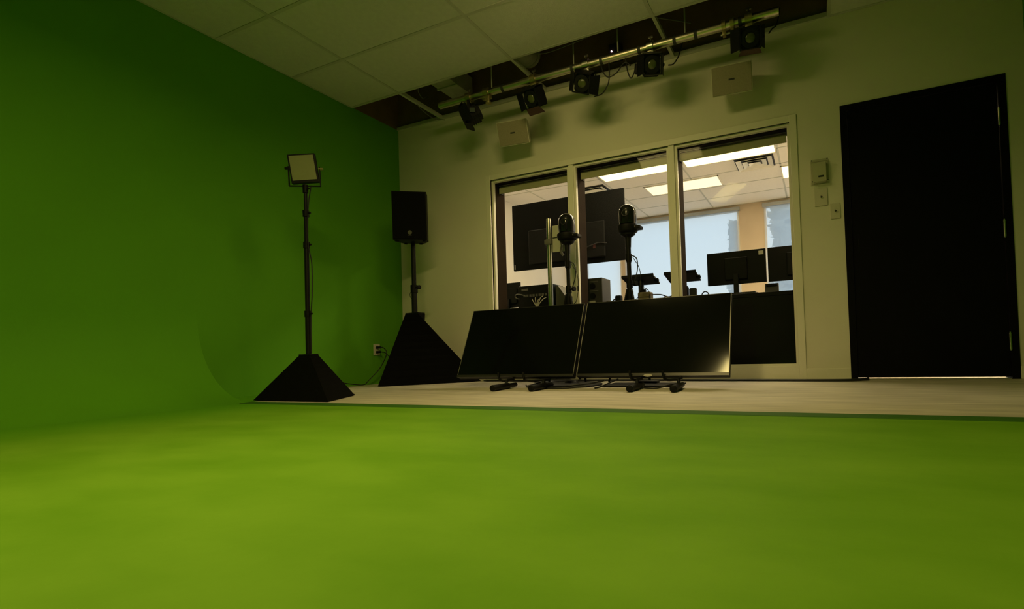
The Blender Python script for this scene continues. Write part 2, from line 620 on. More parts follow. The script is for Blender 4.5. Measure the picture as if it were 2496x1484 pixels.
for k, (a, b) in enumerate(WINS):
    mb = MB()
    fw_ = 0.035
    mb.box((a, CY + 0.02, WB), (a + fw_, CY + 0.08, WTOP))
    mb.box((b - fw_, CY + 0.02, WB), (b, CY + 0.08, WTOP))
    mb.box((a, CY + 0.02, WTOP - fw_), (b, CY + 0.08, WTOP))
    mb.box((a, CY + 0.02, WB), (b, CY + 0.08, WB + fw_))
    w = struct(mb.build('window_%d' % (k + 2), WHITE), 'tall bright outer window of the control room')
    mb = MB()
    mb.box((a + fw_, CY + 0.045, WB + fw_), (b - fw_, CY + 0.05, WTOP - fw_))
    mb.build('pane', GLASS, w)
    t = thing('screen_blind', 'sheer white screen blind drawn over the %s outer window' %
              ['narrow left', 'wide middle', 'right-hand'][k], 'blind', ((a + b) / 2, CY - 0.02, WTOP), 'sheer screen blinds')
    mb = MB()
    mb.box((a - 0.02, CY - 0.06, WTOP - 0.035), (b + 0.02, CY - 0.001, WTOP + 0.03), bev=0.006)
    mb.build('head_box', mat('pale_blue_grey_metal', (0.40, 0.42, 0.42), 0.4, metal=0.5, var=0.05, scale=9), t)
    mb = MB()
    mb.poly([(a + 0.004, CY - 0.022, WB), (b - 0.004, CY - 0.022, WB), (b - 0.004, CY - 0.022, WTOP - 0.03), (a + 0.004, CY - 0.022, WTOP - 0.03)], [(0, 1, 2, 3)])
    mb.build('screen_cloth', SHADE, t)
# control room ceiling: grid and tiles
mb = MB()
CGX = [CX0, 0.14, 1.30, 2.48, 3.70, CX1]
CGY = [WT + 0.6 * k for k in range(0, 9)]
for x in CGX[1:-1]:
    mb.box((x - 0.012, WT, H - 0.003), (x + 0.012, CY, H + 0.02))
for y in CGY[1:]:
    mb.box((CX0, y - 0.012, H - 0.003), (CX1, y + 0.012, H + 0.02))
cc = struct(mb.build('ceiling_control', GRID), 'pale suspended ceiling of the control room')
LIGHTS = [(1.33, 2.47, 2.27, 2.66), (2.53, 3.69, 2.29, 2.65), (1.745, 2.865, 3.18, 3.66), (3.69, 4.25, 3.24, 3.80),
          (-0.34, 0.86, 1.40, 1.71), (2.00, 3.20, 0.85, 1.16), (3.35, 4.55, 0.85, 1.16),  # first one is unseen, added to brighten the left wall
          (4.25, 5.45, 1.75, 2.06), (4.25, 5.45, 2.70, 3.01), (4.30, 5.50, 4.0, 4.31)]  # these three are unseen, added as fill for walls and ceiling
ce = {}
CGY2 = CGY + [CY]
for i in range(len(CGX) - 1):
    for j in range(len(CGY2) - 1):
        x0, x1, y0, y1 = CGX[i], CGX[i + 1], CGY2[j], CGY2[j + 1]
        if y1 - y0 < 0.02:
            continue
        key = (round(x1 - x0, 4), round(y1 - y0, 4))
        if key not in ce:
            q = MB()
            q.box((-key[0] / 2 + 0.004, -key[1] / 2 + 0.004, 0.0), (key[0] / 2 - 0.004, key[1] / 2 - 0.004, 0.02), bev=0.003, seg=1)
            o = q.build('ceiling_tile', CTRL_TILE)
            ce[key] = o.data
        else:
            o = bpy.data.objects.new('ceiling_tile', ce[key])
            COL.objects.link(o)
        o.parent = cc
        o.location = ((x0 + x1) / 2, (y0 + y1) / 2, H)
mb = MB()
mb.box((CX0 - 0.1, WT, H + 0.1), (CX1 + 0.1, CY + 0.12, H + 0.2))
struct(mb.build('ceiling_control_slab', PLENUM), 'slab over the control room')
LL = ['lit ceiling troffer seen through the middle window pane', 'lit ceiling troffer high in the right window pane',
      'lit ceiling troffer behind the second mullion, further from the glass', 'lit ceiling panel cut off by the right window jamb',
      'added unseen fill lamp above the left end of the control desk', 'bright ceiling troffer above the middle of the control desk',
      'bright ceiling troffer above the right end of the control desk',
      'added unseen fill lamp behind the studio door', 'added unseen fill lamp in the right half of the control room',
      'added unseen fill lamp by the far right window']
for (x0, x1, y0, y1), lb, tm in zip(LIGHTS, LL, [TROFFER, TROFFER, TROFFER_D, TROFFER] + [FILL_LENS, TROFFER_C, TROFFER_C] + [FILL_LENS] * 3):
    t = thing('ceiling_light', lb, 'ceiling light', ((x0 + x1) / 2, (y0 + y1) / 2, H), 'control room ceiling lights')
    mb = MB()
    mb.box((x0, y0, H - 0.012), (x0 + 0.02, y1, H - 0.0005))
    mb.box((x1 - 0.02, y0, H - 0.012), (x1, y1, H - 0.0005))
    mb.box((x0, y0, H - 0.012), (x1, y0 + 0.02, H - 0.0005))
    mb.box((x0, y1 - 0.02, H - 0.012), (x1, y1, H - 0.0005))
    mb.build('frame', WHITE, t)
    mb = MB()
    mb.box((x0 + 0.02, y0 + 0.02, H - 0.010), (x1 - 0.02, y1 - 0.02, H - 0.002))
    mb.build('diffuser', tm, t)
for (x0, x1, y0, y1), lb in [((3.15, 3.64, 2.68, 3.16), 'square ceiling air vent beside the lit troffer in the right pane'),
                             ((0.78, 1.26, 2.74, 3.04), 'silver ceiling air vent above the big hanging screen')]:
    t = thing('air_vent', lb, 'air vent', ((x0 + x1) / 2, (y0 + y1) / 2, H))
    vm = mat('vent_metal', (0.78, 0.76, 0.70), 0.4, metal=0.0, var=0.1, scale=10)
    mb = MB()
    mb.box((x0, y0, H - 0.006), (x1, y1, H - 0.0005))
    mb.build('backing', DARKGREY, t)
    n = 3
    for k in range(n):
        d = 0.02 + k * 0.075
        if x1 - x0 < 2 * d + 0.06 or y1 - y0 < 2 * d + 0.05:
            continue
        z0, z1 = H - 0.030, H - 0.006
        e = 0.060
        A = [(x0 + d, y0 + d, z0), (x1 - d, y0 + d, z0), (x1 - d, y1 - d, z0), (x0 + d, y1 - d, z0)]
        Bp = [(x0 + d + e, y0 + d + e, z1), (x1 - d - e, y0 + d + e, z1), (x1 - d - e, y1 - d - e, z1), (x0 + d + e, y1 - d - e, z1)]
        mb = MB()
        up = [(p[0], p[1], p[2] + 0.003) for p in A] + [(p[0], p[1], p[2] + 0.003) for p in Bp]
        vv = A + Bp + up
        fs = []
        for i in range(4):
            j = (i + 1) % 4
            fs += [(i, j, 4 + j, 4 + i), (8 + i, 12 + i, 12 + j, 8 + j), (i, 8 + i, 8 + j, j), (4 + i, 4 + j, 12 + j, 12 + i)]
        mb.poly(vv, fs)
        mb.build('louvre', vm, t)

# outdoors beyond the far windows
mb = MB()
mb.box((-30, CY + 0.3, -0.6), (40, 60, -0.4))
struct(mb.build('ground_outside', GROUND), 'pale ground outside the far windows')


def tree(x, y, h, rx, seed, label):
    rnd = random.Random(seed)
    t = thing('tree', label, 'tree', (x, y, -0.4))
    mb = MB()
    mb.lathe([(0, 0.22), (h * 0.35, 0.16), (h * 0.8, 0.05)], (x, y, -0.4), (x, y, h), 10)
    mb.build('trunk', BARK, t, smooth=True)
    mb = MB()
    for k in range(900):
        u = rnd.uniform(0.12, 1.0)
        rad = rx * (1.02 - u) ** 0.42 * (0.82 + 0.3 * math.sin(u * 17 + seed)) * rnd.uniform(0.1, 1.15)
        a = rnd.uniform(0, 2 * math.pi)
        c = Vector((x + rad * math.cos(a), y + rad * math.sin(a), -0.4 + u * h))
        s = rnd.uniform(0.10, 0.24)
        n = Vector((rnd.gauss(0, 1), rnd.gauss(0, 1), rnd.gauss(0, 1))).normalized()
        s1 = n.orthogonal().normalized()
        s2 = n.cross(s1)
        mb.poly([c + s * s1, c + s * 0.7 * s2, c - s * s1, c - s * 0.7 * s2 + n * s * 0.3], [(0, 1, 2), (0, 2, 3)])
    fo = mb.build('foliage', FOLIAGE, t)
    fo['kind'] = 'stuff'


tree(1.58, 14.0, 4.9, 0.34, 3, 'slim pale tree outside the wide far window')
tree(3.15, 14.0, 5.5, 0.72, 5, 'broad pale tree outside the right-hand far window')

# ------------------------------------------------------------------ control room furniture
DT = 0.705                    # desk top
t = thing('control_desk', 'long black control desk standing against the studio window', 'desk', (2.3, 0.6, 0))
mb = MB()
mb.box((0.75, 0.225, DT - 0.035), (4.15, 1.05, DT), bev=0.004)
mb.build('desk_top', BLACK, t)
mb = MB()
mb.box((0.78, 0.228, 0.06), (4.12, 0.246, DT - 0.035))
mb.build('front_panel', BLACK, t)
for x in (0.8, 2.4, 4.06):
    mb = MB()
    mb.box((x, 0.25, 0), (x + 0.04, 1.02, DT - 0.035))
    mb.build('leg_panel', BLACK, t)

DISP = mat('matte_black_display', (0.0045, 0.0045, 0.004), 0.8, var=0.15, scale=5, spec=0.1)
DISP2 = mat('matte_rear_cover', (0.006, 0.006, 0.005), 0.7, var=0.15, scale=5, spec=0.15)
# large screen on a floor cart, back to the studio
sx0, sx1, sz0, sz1, sy = 0.462, 2.025, 1.328, 2.19, 1.5
t = thing('large_display', 'big dark flat display in the control room, seen from behind', 'display', (1.24, 1.56, 0))
mb = MB()
mb.box((sx0, sy, sz0), (sx1, sy + 0.035, sz1), bev=0.006)
mb.build('display_panel', DISP, t)
mb = MB()
mb.box((sx0 + 0.25, sy - 0.03, sz0 + 0.06), (sx1 - 0.25, sy + 0.001, sz0 + 0.50), bev=0.012)
mb.build('rear_cover', DISP2, t)
mb = MB()
mb.box((1.305, sy - 0.075, 0.05), (1.375, sy - 0.031, 1.75), bev=0.004)
mb.build('column', BLACKM, t)
mb = MB()
mb.box((0.95, sy - 0.028, sz0 + 0.25), (1.53, sy - 0.031 + 0.0005, sz0 + 0.29))
mb.build('mount_rail', BLACKM, t)
mb = MB()
mb.box((0.80, sy - 0.35, 0.0), (1.68, sy + 0.25, 0.06), bev=0.01)
mb.build('cart_base', BLACKM, t)
mb = MB()
mb.box((1.62, sy - 0.034, 1.50), (1.65, sy - 0.029, 1.55))
mb.build('red_connector', mat('dull_red_plastic', (0.05, 0.008, 0.006), 0.5, var=0.1, scale=20), t)
mb = MB()
mb.tube([(1.53, sy - 0.035, 1.52), (1.60, sy - 0.05, 1.535), (1.70, sy - 0.04, 1.56), (1.80, sy - 0.035, 1.545)], 0.005)
mb.build('cable', DARKGREY, t, smooth=True)
mb = MB()
mb.box((sx0 + 0.02, sy - 0.002, sz0 + 0.02), (sx0 + 0.03, sy + 0.001, sz0 + 0.08))
mb.build('label_sticker', PALE, t)


def monitor(x0, x1, z0, z1, y, label, stand=True, sticker=False):
    t = thing('monitor', label, 'monitor', ((x0 + x1) / 2, y + 0.03, DT), 'monitors on the control desk')
    mb = MB()
    mb.box((x0, y, z0), (x1, y + 0.022, z1), bev=0.004)
    mb.build('back_shell', BLACK, t)
    mb = MB()
    mb.box((x0 + 0.008, y + 0.022, z0 + 0.008), (x1 - 0.008, y + 0.024, z1 - 0.008))
    mb.build('screen', SCREEN, t)
    xc = (x0 + x1) / 2
    mb = MB()
    mb.box((xc - 0.10, y - 0.018, z0 + 0.04), (xc + 0.10, y + 0.001, z1 - 0.06), bev=0.006)
    mb.build('rear_bulge', BLACK, t)
    if stand:
        mb = MB()
        mb.box((xc - 0.022, y - 0.045, DT + 0.01), (xc + 0.022, y - 0.018, z0 + 0.09), bev=0.004)
        mb.build('neck', BLACKM, t)
        mb = MB()
        mb.box((xc - 0.12, y - 0.10, DT), (xc + 0.12, y + 0.09, DT + 0.012), bev=0.004)
        mb.build('foot', BLACKM, t)
    if sticker:
        mb = MB()
        mb.box((x1 - 0.060, y - 0.0015, z1 - 0.052), (x1 - 0.018, y + 0.0005, z1 - 0.018))
        mb.build('sticker', PALE, t)
    return t


monitor(3.147, 3.668, 0.832, 1.133, 0.6, 'wide black monitor with a pale sticker, seen from behind in the right pane', True, True)
monitor(3.684, 4.20, 0.830, 1.134, 0.6, 'black monitor cut off by the right window jamb')
monitor(0.90, 1.168, DT + 0.05, 1.024, 0.50, 'small dark monitor at the far left of the desk')

# keyboard-like bar and desk clutter by the right monitor
t = thing('desk_phone', 'small black desk phone in front of the cut-off monitor', 'phone', (3.71, 0.58, DT))
mb = MB()
mb.prism([(3.655, 0.54, DT), (3.655, 0.64, DT), (3.655, 0.62, DT + 0.10), (3.655, 0.57, DT + 0.105)], (0.112, 0, 0))
mb.build('body', DARKGREY, t)
mb = MB()
mb.box((3.665, 0.548, DT + 0.08), (3.757, 0.562, DT + 0.10), bev=0.003)
mb.build('handset', BLACK, t)
t = thing('keyboard', 'dark keyboard pushed under the wide monitor', 'keyboard', (3.48, 0.45, DT))
mb = MB()
mb.prism([(3.34, 0.36, DT), (3.34, 0.50, DT), (3.34, 0.50, DT + 0.030), (3.34, 0.36, DT + 0.016)], (0.26, 0, 0))
mb.build('body', BLACK, t)
mb = MB()
for i in range(11):
    for j in range(4):
        mb.box((3.35 + i * 0.022, 0.37 + j * 0.03, DT + 0.017 + j * 0.003), (3.368 + i * 0.022, 0.392 + j * 0.03, DT + 0.027 + j * 0.003))
mb.build('keys', DARKGREY, t)


def tray_stand(xc, y, z, w, label):
    t = thing('tray_stand', label, 'stand', (xc, y, DT), 'flat tray stands on the control desk')
    mx = T((xc, y, z)) @ RX(-14)
    mb = MB()
    mb.box((-w / 2, -0.11, -0.008), (w / 2, 0.11, 0.008), mtx=mx, bev=0.003)
    mb.build('tray', DARKGREY, t)
    mb = MB()
    mb.box((-w / 2, -0.118, -0.008), (w / 2, -0.108, 0.016), mtx=mx)
    mb.build('lip', BLACK, t)
    mb = MB()
    mb.box((w / 2 - 0.02, -0.02, -0.02), (w / 2 + 0.018, 0.02, 0.004), mtx=mx, bev=0.003)
    mb.build('clip', BLACK, t)
    mb = MB()
    mb.box((xc - 0.022, y - 0.02, DT + 0.012), (xc + 0.022, y + 0.02, z), bev=0.003)
    mb.build('post', BLACKM, t)
    mb = MB()
    mb.cyl((xc + 0.02, y, DT + 0.11), (xc + 0.045, y, DT + 0.11), 0.014)
    mb.build('knob', BLACK, t, smooth=True)
    mb = MB()
    mb.box((xc - 0.07, y - 0.08, DT), (xc + 0.07, y + 0.08, DT + 0.012), bev=0.003)
    mb.build('base', BLACKM, t)


tray_stand(2.555, 0.42, 0.915, 0.31, 'flat black tray on a post behind the taller camera')
tray_stand(2.955, 0.42, 0.912, 0.29, 'flat black tray on a post crossing the second mullion')

t = thing('computer_tower', 'dark computer tower beside the first mullion', 'computer', (2.09, 0.36, DT))
mb = MB()
mb.box((2.00, 0.30, DT), (2.205, 0.52, 0.962), bev=0.006)
mb.build('case', DARKGREY, t)
for zz in (0.925, 0.835):
    mb = MB()
    mb.box((2.045, 0.297, zz), (2.165, 0.3005, zz + 0.008))
    mb.build('drive_slot', GREY, t)
mb = MB()
mb.box((2.035, 0.297, 0.715), (2.13, 0.3005, 0.745))
mb.build('label_plate', PALE, t)
for zz in (0.885, 0.79):
    mb = MB()
    mb.cyl((2.105, 0.294, zz), (2.105, 0.3005, zz), 0.030, seg=20)
    mb.build('fan_cover', BLACK, t)

t = thing('rack_unit', 'black rack unit with rows of sockets on the left of the desk', 'rack', (1.37, 0.5, DT))
mb = MB()
mb.box((1.175, 0.45, DT), (1.585, 0.70, 0.968), bev=0.005)
mb.build('case', BLACK, t)
mb = MB()
mb.box((1.22, 0.446, 0.915), (1.30, 0.4505, 0.938))
mb.build('label_plate', GREY, t)
for k in range(8):
    mb = MB()
    mb.box((1.24 + k * 0.037, 0.446, 0.85), (1.265 + k * 0.037, 0.4505, 0.875))
    mb.build('socket', GREY, t)
for k, (dx, dz) in enumerate([(-0.06, 0.10), (-0.03, 0.115), (0.0, 0.095), (0.03, 0.12), (0.06, 0.105)]):
    c = MB()
    c.tube([(1.43, 0.40, DT + 0.006), (1.43 + dx * 0.3, 0.40, DT + 0.05), (1.43 + dx, 0.42, DT + dz), (1.43 + dx * 1.4, 0.447, DT + dz + 0.02)], 0.0045, seg=6)
    tag(c.build('network_cable', WCABLE, smooth=True), '%s of the five pale network cables fanning up at the rack unit' %
        ['leftmost', 'second from left', 'middle one', 'fourth from left', 'rightmost'][k], 'cable', 'pale network cables')
c = MB()
c.tube([(1.20, 0.43, 0.83), (1.16, 0.42, 0.85), (1.18, 0.41, 0.88), (1.25, 0.42, 0.87), (1.28, 0.445, 0.85)], 0.006, seg=6)
tag(c.build('coiled_cable', GREY, smooth=True), 'short grey cable loop at the rack unit', 'cable')
t = thing('tape_roll_holder', 'small white curved holder at the left end of the desk', 'holder', (1.08, 0.33, DT))
mb = MB()
pr = [(0.98, 0), (0.98, 0.05), (1.03, 0.05), (1.05, 0.03), (1.08, 0.018), (1.17, 0.018), (1.19, 0.03), (1.20, 0.03), (1.20, 0)]
mb.prism([(x, 0.30, DT + z) for x, z in pr], (0, 0.05, 0))
mb.build('body', PALE, t)
t = thing('sloped_console', 'grey sloped console behind the steel pole', 'console', (1.70, 0.55, DT))
mb = MB()
mb.prism([(1.60, 0.5, DT), (1.60, 0.5, 0.95), (1.625, 0.5, 0.95), (1.72, 0.5, 0.82), (1.86, 0.5, 0.78), (1.92, 0.5, DT)], (0, 0.25, 0))
mb.build('body', GREY, t)
mb = MB()
mb.box((1.64, 0.497, 0.715), (1.86, 0.5005, 0.74))
mb.build('base_rim', BLACK, t)
for (a, b, zt, ob, lb) in [(2.345, 2.40, 0.775, BLACK, 'tiny black box at the foot of the taller camera pole'),
                           (3.005, 3.032, 0.81, BLACK, 'slim upright black adapter by the second mullion'),
                           (3.045, 3.105, 0.79, DARKGREY, 'dark cube-shaped adapter near the second mullion')]:
    t = thing('small_box', lb, 'box', ((a + b) / 2, 0.295, DT))
    mb = MB()
    mb.box((a, 0.265, DT), (b, 0.325, zt - 0.006), bev=0.003)
    mb.build('body', ob, t)
    mb = MB()
    mb.box((a + 0.004, 0.269, zt - 0.006), (b - 0.004, 0.321, zt), bev=0.002)
    mb.build('lid', DARKGREY, t)
t = thing('power_brick', 'tan power brick with a looping lead between the two trays', 'power supply', (2.64, 0.285, DT))
mb = MB()
mb.box((2.575, 0.24, DT), (2.70, 0.33, 0.785), bev=0.012)
mb.build('body', TAN, t)
mb = MB()
mb.box((2.58, 0.238, 0.737), (2.695, 0.2405, 0.741))
mb.build('seam', BLACK, t)
mb = MB()
mb.tube([(2.57, 0.28, 0.74), (2.585, 0.27, 0.80), (2.63, 0.26, 0.825), (2.68, 0.25, 0.79), (2.69, 0.232, DT + 0.008)], 0.004, seg=6)
mb.tube([(2.70, 0.28, 0.76), (2.78, 0.30, 0.755), (2.84, 0.35, 0.735), (2.92, 0.35, 0.77)], 0.005, seg=6)
mb.build('lead', CABLE, t, smooth=True)
c = MB()
c.tube([(2.77, 0.33, DT + 0.006), (2.82, 0.33, 0.74), (2.85, 0.33, 0.72), (2.90, 0.33, 0.75), (2.95, 0.34, 0.77)], 0.005, seg=6)
tag(c.build('tan_lead', mat('tan_cable_rubber', (0.35, 0.28, 0.16), 0.5, var=0.05, scale=30), smooth=True), 'tan lead curling on the desk at the second mullion', 'cable')
c = MB()
c.tube([(3.12, 0.42, DT + 0.006), (3.13, 0.42, 0.75), (3.155, 0.42, 0.765), (3.18, 0.42, 0.75), (3.19, 0.42, DT + 0.006)], 0.005, seg=6)
tag(c.build('headset_band', CABLE, smooth=True), 'thin black headset band standing on the desk left of the wide monitor', 'headset')
c = MB()
c.tube([(2.22, 0.3, DT + 0.006), (2.26, 0.3, 0.73), (2.30, 0.3, 0.725), (2.33, 0.31, 0.745), (2.345, 0.33, DT + 0.006)], 0.006, seg=6)
tag(c.build('desk_cable', CABLE, smooth=True), 'black cable hump on the desk right of the computer tower', 'cable')

# ------------------------------------------------------------------ door
t = MB()
t.box((DX0, -0.006, 0), (DX0 + 0.045, WT, DZ))
t.box((DX1 - 0.045, -0.006, 0), (DX1, WT, DZ))
t.box((DX0 + 0.045, -0.006, DZ - 0.045), (DX1 - 0.045, WT, DZ))
door = struct(t.build('door_1', DOORM), 'tall matte black studio door in a black frame')
mb = MB()
mb.box((DX0 + 0.048, 0.004, 0.014), (DX1 - 0.048, 0.048, DZ - 0.048), bev=0.002)
leaf = mb.build('leaf', DOORM, door)
for zz in (1.737, 0.992, 0.248):
    mb = MB()
    mb.cyl((DX1 - 0.047, -0.009, zz - 0.055), (DX1 - 0.047, -0.009, zz + 0.055), 0.008, seg=12)
    mb.cyl((DX1 - 0.047, -0.009, zz + 0.055), (DX1 - 0.047, -0.009, zz + 0.062), 0.005, seg=10)
    mb.cyl((DX1 - 0.047, -0.009, zz - 0.062), (DX1 - 0.047, -0.009, zz - 0.055), 0.005, seg=10)
    mb.build('hinge', CHROME, door, smooth=True)
mb = MB()
mb.box((DX0 + 0.085, 0.002, 0.93), (DX0 + 0.090, 0.0045, 1.02))
mb.build('lock_edge', BLACKM, leaf)
mb = MB()
mb.box((DX0 + 0.05, -0.01, 0), (DX1 - 0.05, WT, 0.006), bev=0.002)
mb.build('threshold', CHROME, door)

# ------------------------------------------------------------------ controls on the wall between window and door
t = thing('thermostat', 'boxy ivory thermostat under a clear plastic guard', 'thermostat', (4.122, 0, 1.55))
mb = MB()
mb.box((4.058, -0.006, 1.458), (4.187, 0, 1.638), bev=0.002)
mb.build('guard_plate', PLASTIC_W, t)
mb = MB()
mb.prism([(4.078, -0.006, 1.470), (4.166, -0.006, 1.470), (4.166, -0.006, 1.618), (4.078, -0.006, 1.618)], (0, -0.012, 0))
mb.prism([(4.078, -0.018, 1.470), (4.166, -0.018, 1.470), (4.166, -0.018, 1.618), (4.078, -0.018, 1.618)], (0.0, -0.026, 0.0))
mb.build('body', PLASTIC_W, t)
mb = MB()
mb.box((4.112, -0.0455, 1.503), (4.150, -0.0435, 1.516))
mb.build('display', DARKGREY, t)
gz = [(4.064, 1.464, 4.068, 1.632), (4.177, 1.464, 4.181, 1.632), (4.068, 1.464, 4.177, 1.468), (4.068, 1.628, 4.177, 1.632)]
mb = MB()
for a, b, c_, d in gz:
    mb.box((a, -0.062, b), (c_, -0.006, d))
mb.box((4.064, -0.064, 1.464), (4.181, -0.062, 1.632))
mb.build('clear_guard', CLEAR, t)
for (a, b) in ((4.070, 1.470), (4.175, 1.470), (4.070, 1.626), (4.175, 1.626)):
    mb = MB()
    mb.cyl((a, -0.069, b), (a, -0.064, b), 0.004, seg=10)
    mb.build('screw', DARKGREY, t)
for (x0, x1, z0, z1, lb) in [(4.080, 4.169, 1.297, 1.432, 'wide ivory key switch plate just below the thermostat'),
                             (4.184, 4.250, 1.190, 1.303, 'smaller ivory key switch plate next to the door frame')]:
    t = thing('key_switch', lb, 'switch', ((x0 + x1) / 2, 0, (z0 + z1) / 2), 'key switch plates by the door')
    mb = MB()
    mb.box((x0, -0.008, z0), (x1, 0, z1), bev=0.002)
    mb.build('plate', PLASTIC_W, t)
    xc, zc = (x0 + x1) / 2, (z0 + z1) / 2
    mb = MB()
    mb.cyl((xc, -0.012, zc), (xc, -0.007, zc), 0.007, seg=14)
    mb.build('key_lock', CHROME, t, smooth=True)
    mb = MB()
    mb.box((xc - 0.002, -0.024, zc - 0.006), (xc + 0.002, -0.012, zc + 0.006))
    mb.box((xc + 0.002, -0.020, zc - 0.002), (xc + 0.012, -0.016, zc + 0.002))
    mb.build('toggle', DARKGREY, t)

# ------------------------------------------------------------------ lighting pipe in the open ceiling strip
PYY, PZ, PR = -0.413, 2.600, 0.030
t = thing('lighting_pipe', 'long horizontal steel lighting pipe under the open ceiling strip', 'pipe', (2.4, PYY, PZ))
mb = MB()
mb.lathe([(0, PR - 0.004), (0.0, PR), (2.983, PR), (2.983, PR - 0.004), (2.96, PR - 0.004)], (0.917, PYY, PZ), (3.90, PYY, PZ), 24)
mb.build('pipe', ALU, t, smooth=True)
for x in (1.50, 2.31, 2.70, 3.24):
    mb = MB()
    mb.cyl((x, PYY, PZ + PR), (x, PYY, ZP), 0.006, seg=8)
    mb.build('hanger_rod', DUCT, t, smooth=True)
for x in (1.62, 2.30, 2.56, 2.88, 3.16, 3.32, 3.64):
    mb = MB()
    mb.cyl((x - 0.012, PYY, PZ), (x + 0.012, PYY, PZ), PR + 0.003, seg=20)
    mb.build('tape_band', DARKGREY, t, smooth=True)


def fresnel(xp, drop, pan, tilt, doors, label, roll=0, clamp_mat=BRASS, body=BLACKM):
    """stage lamp hanging from the pipe at xp; pan 0 looks towards the viewer, positive to the right"""
    t = thing('stage_light', label, 'stage light', (xp, PYY, PZ), 'stage lights on the ceiling pipe')
    base = T((xp, PYY, PZ))
    mb = MB()                                   # hook clamp
    mb.lathe([(0, PR + 0.014), (0.05, PR + 0.014)], (-0.025, 0, 0), (0.025, 0, 0), 20, mtx=base)
    mb.box((-0.025, -0.02, -PR - 0.030), (0.025, 0.02, -PR - 0.006), mtx=base, bev=0.003)
    cl = mb.build('clamp', clamp_mat, t, smooth=True)
    mb = MB()
    mb.cyl((0, 0, PR + 0.005), (0, 0, PR + 0.045), 0.006, seg=10, mtx=base)
    mb.box((-0.018, -0.004, PR + 0.040), (0.018, 0.004, PR + 0.052), mtx=base)
    mb.build('wing_bolt', CHROME, cl)
    Y = base @ RZ(pan) @ Matrix.Scale(0.80, 4)
    if roll:
        Y = Y @ T((0, 0, (-PR - 0.03) / 0.8)) @ RY(roll) @ T((0, 0, (PR + 0.03) / 0.8))
    hw = 0.098
    zt = (-PR - 0.030) / 0.80
    zc = zt - drop / 0.80
    mb = MB()                                   # U-shaped yoke
    mb.box((-hw - 0.004, -0.014, zt - 0.005), (hw + 0.004, 0.014, zt), mtx=Y)
    mb.box((-hw - 0.004, -0.014, zc - 0.01), (-hw, 0.014, zt), mtx=Y)
    mb.box((hw, -0.014, zc - 0.01), (hw + 0.004, 0.014, zt), mtx=Y)
    mb.build('yoke', body, t)
    for s in (-1, 1):
        mb = MB()
        mb.lathe([(0, 0.016), (0.018, 0.018), (0.024, 0.010)], (s * (hw + 0.004), 0, zc), (s * (hw + 0.03), 0, zc), 12, mtx=Y)
        mb.build('knob', BLACK, t, smooth=True)
    Bm = Y @ T((0, 0, zc)) @ RX(tilt)           # local -Y is the beam
    mb = MB()                                   # housing, rounded and ribbed
    prof = [(-0.082, -0.06), (-0.082, 0.055), (-0.055, 0.092), (0.055, 0.092), (0.082, 0.055), (0.082, -0.06), (0.06, -0.09), (-0.06, -0.09)]
    mb.prism([(x, -0.055, z) for x, z in prof], (0, 0.155, 0), mtx=Bm)
    mb.prism([(x * 0.8, 0.10, z * 0.8) for x, z in prof], (0, 0.03, 0), mtx=Bm)
    bo = mb.build('housing', body, t)
    mb = MB()
    for k in range(4):
        y = 0.0 + k * 0.026
        mb.prism([(x * 1.06, y, z * 1.06) for x, z in prof], (0, 0.008, 0), mtx=Bm)
    mb.build('cooling_fin', BLACK, bo)
    mb = MB()                                   # front ring
    mb.lathe([(0.0, 0.080), (0.03, 0.080), (0.03, 0.046), (0.022, 0.044)], (0, -0.05, 0), (0, -0.09, 0), 28, mtx=Bm, cap=False)
    mb.build('front_ring', body, t, smooth=True)
    mb = MB()
    mb.lathe([(0, 0.047), (0.004, 0.043), (0.012, 0.028), (0.015, 0.008)], (0, -0.066, 0), (0, -0.09, 0), 28, mtx=Bm)
    mb.build('lens', LENS, t, smooth=True)
    mb = MB()                                   # colour frame holder
    for a, b, c_, d in ((-0.092, -0.092, -0.080, 0.092), (0.080, -0.092, 0.092, 0.092), (-0.08, -0.092, 0.08, -0.080)):
        mb.box((a, -0.092, b), (c_, -0.080, d), mtx=Bm)
    mb.build('filter_frame', body, t)
    for side, ang, mt in doors:
        if side in 'LR':
            s = -1 if side == 'L' else 1
            D = Bm @ T((s * 0.088, -0.092, 0)) @ RZ(s * (90 - ang) * 1.0)
            pts = [(0, 0, -0.08), (s * 0.11, 0, -0.095), (s * 0.11, 0, 0.095), (0, 0, 0.08)]
        else:
            s = -1 if side == 'B' else 1
            D = Bm @ T((0, -0.092, s * 0.088)) @ RX(-s * (90 - ang))
            pts = [(-0.08, 0, 0), (-0.10, 0, s * 0.09), (0.10, 0, s * 0.09), (0.08, 0, 0)]
        # a leaf at ang 90 lies flat in the front plane, at 0 it points along the beam
        mb = MB()
        mb.prism(pts, (0, -0.0025, 0), mtx=D)
        mb.build('barn_door', mt, t)
    return t


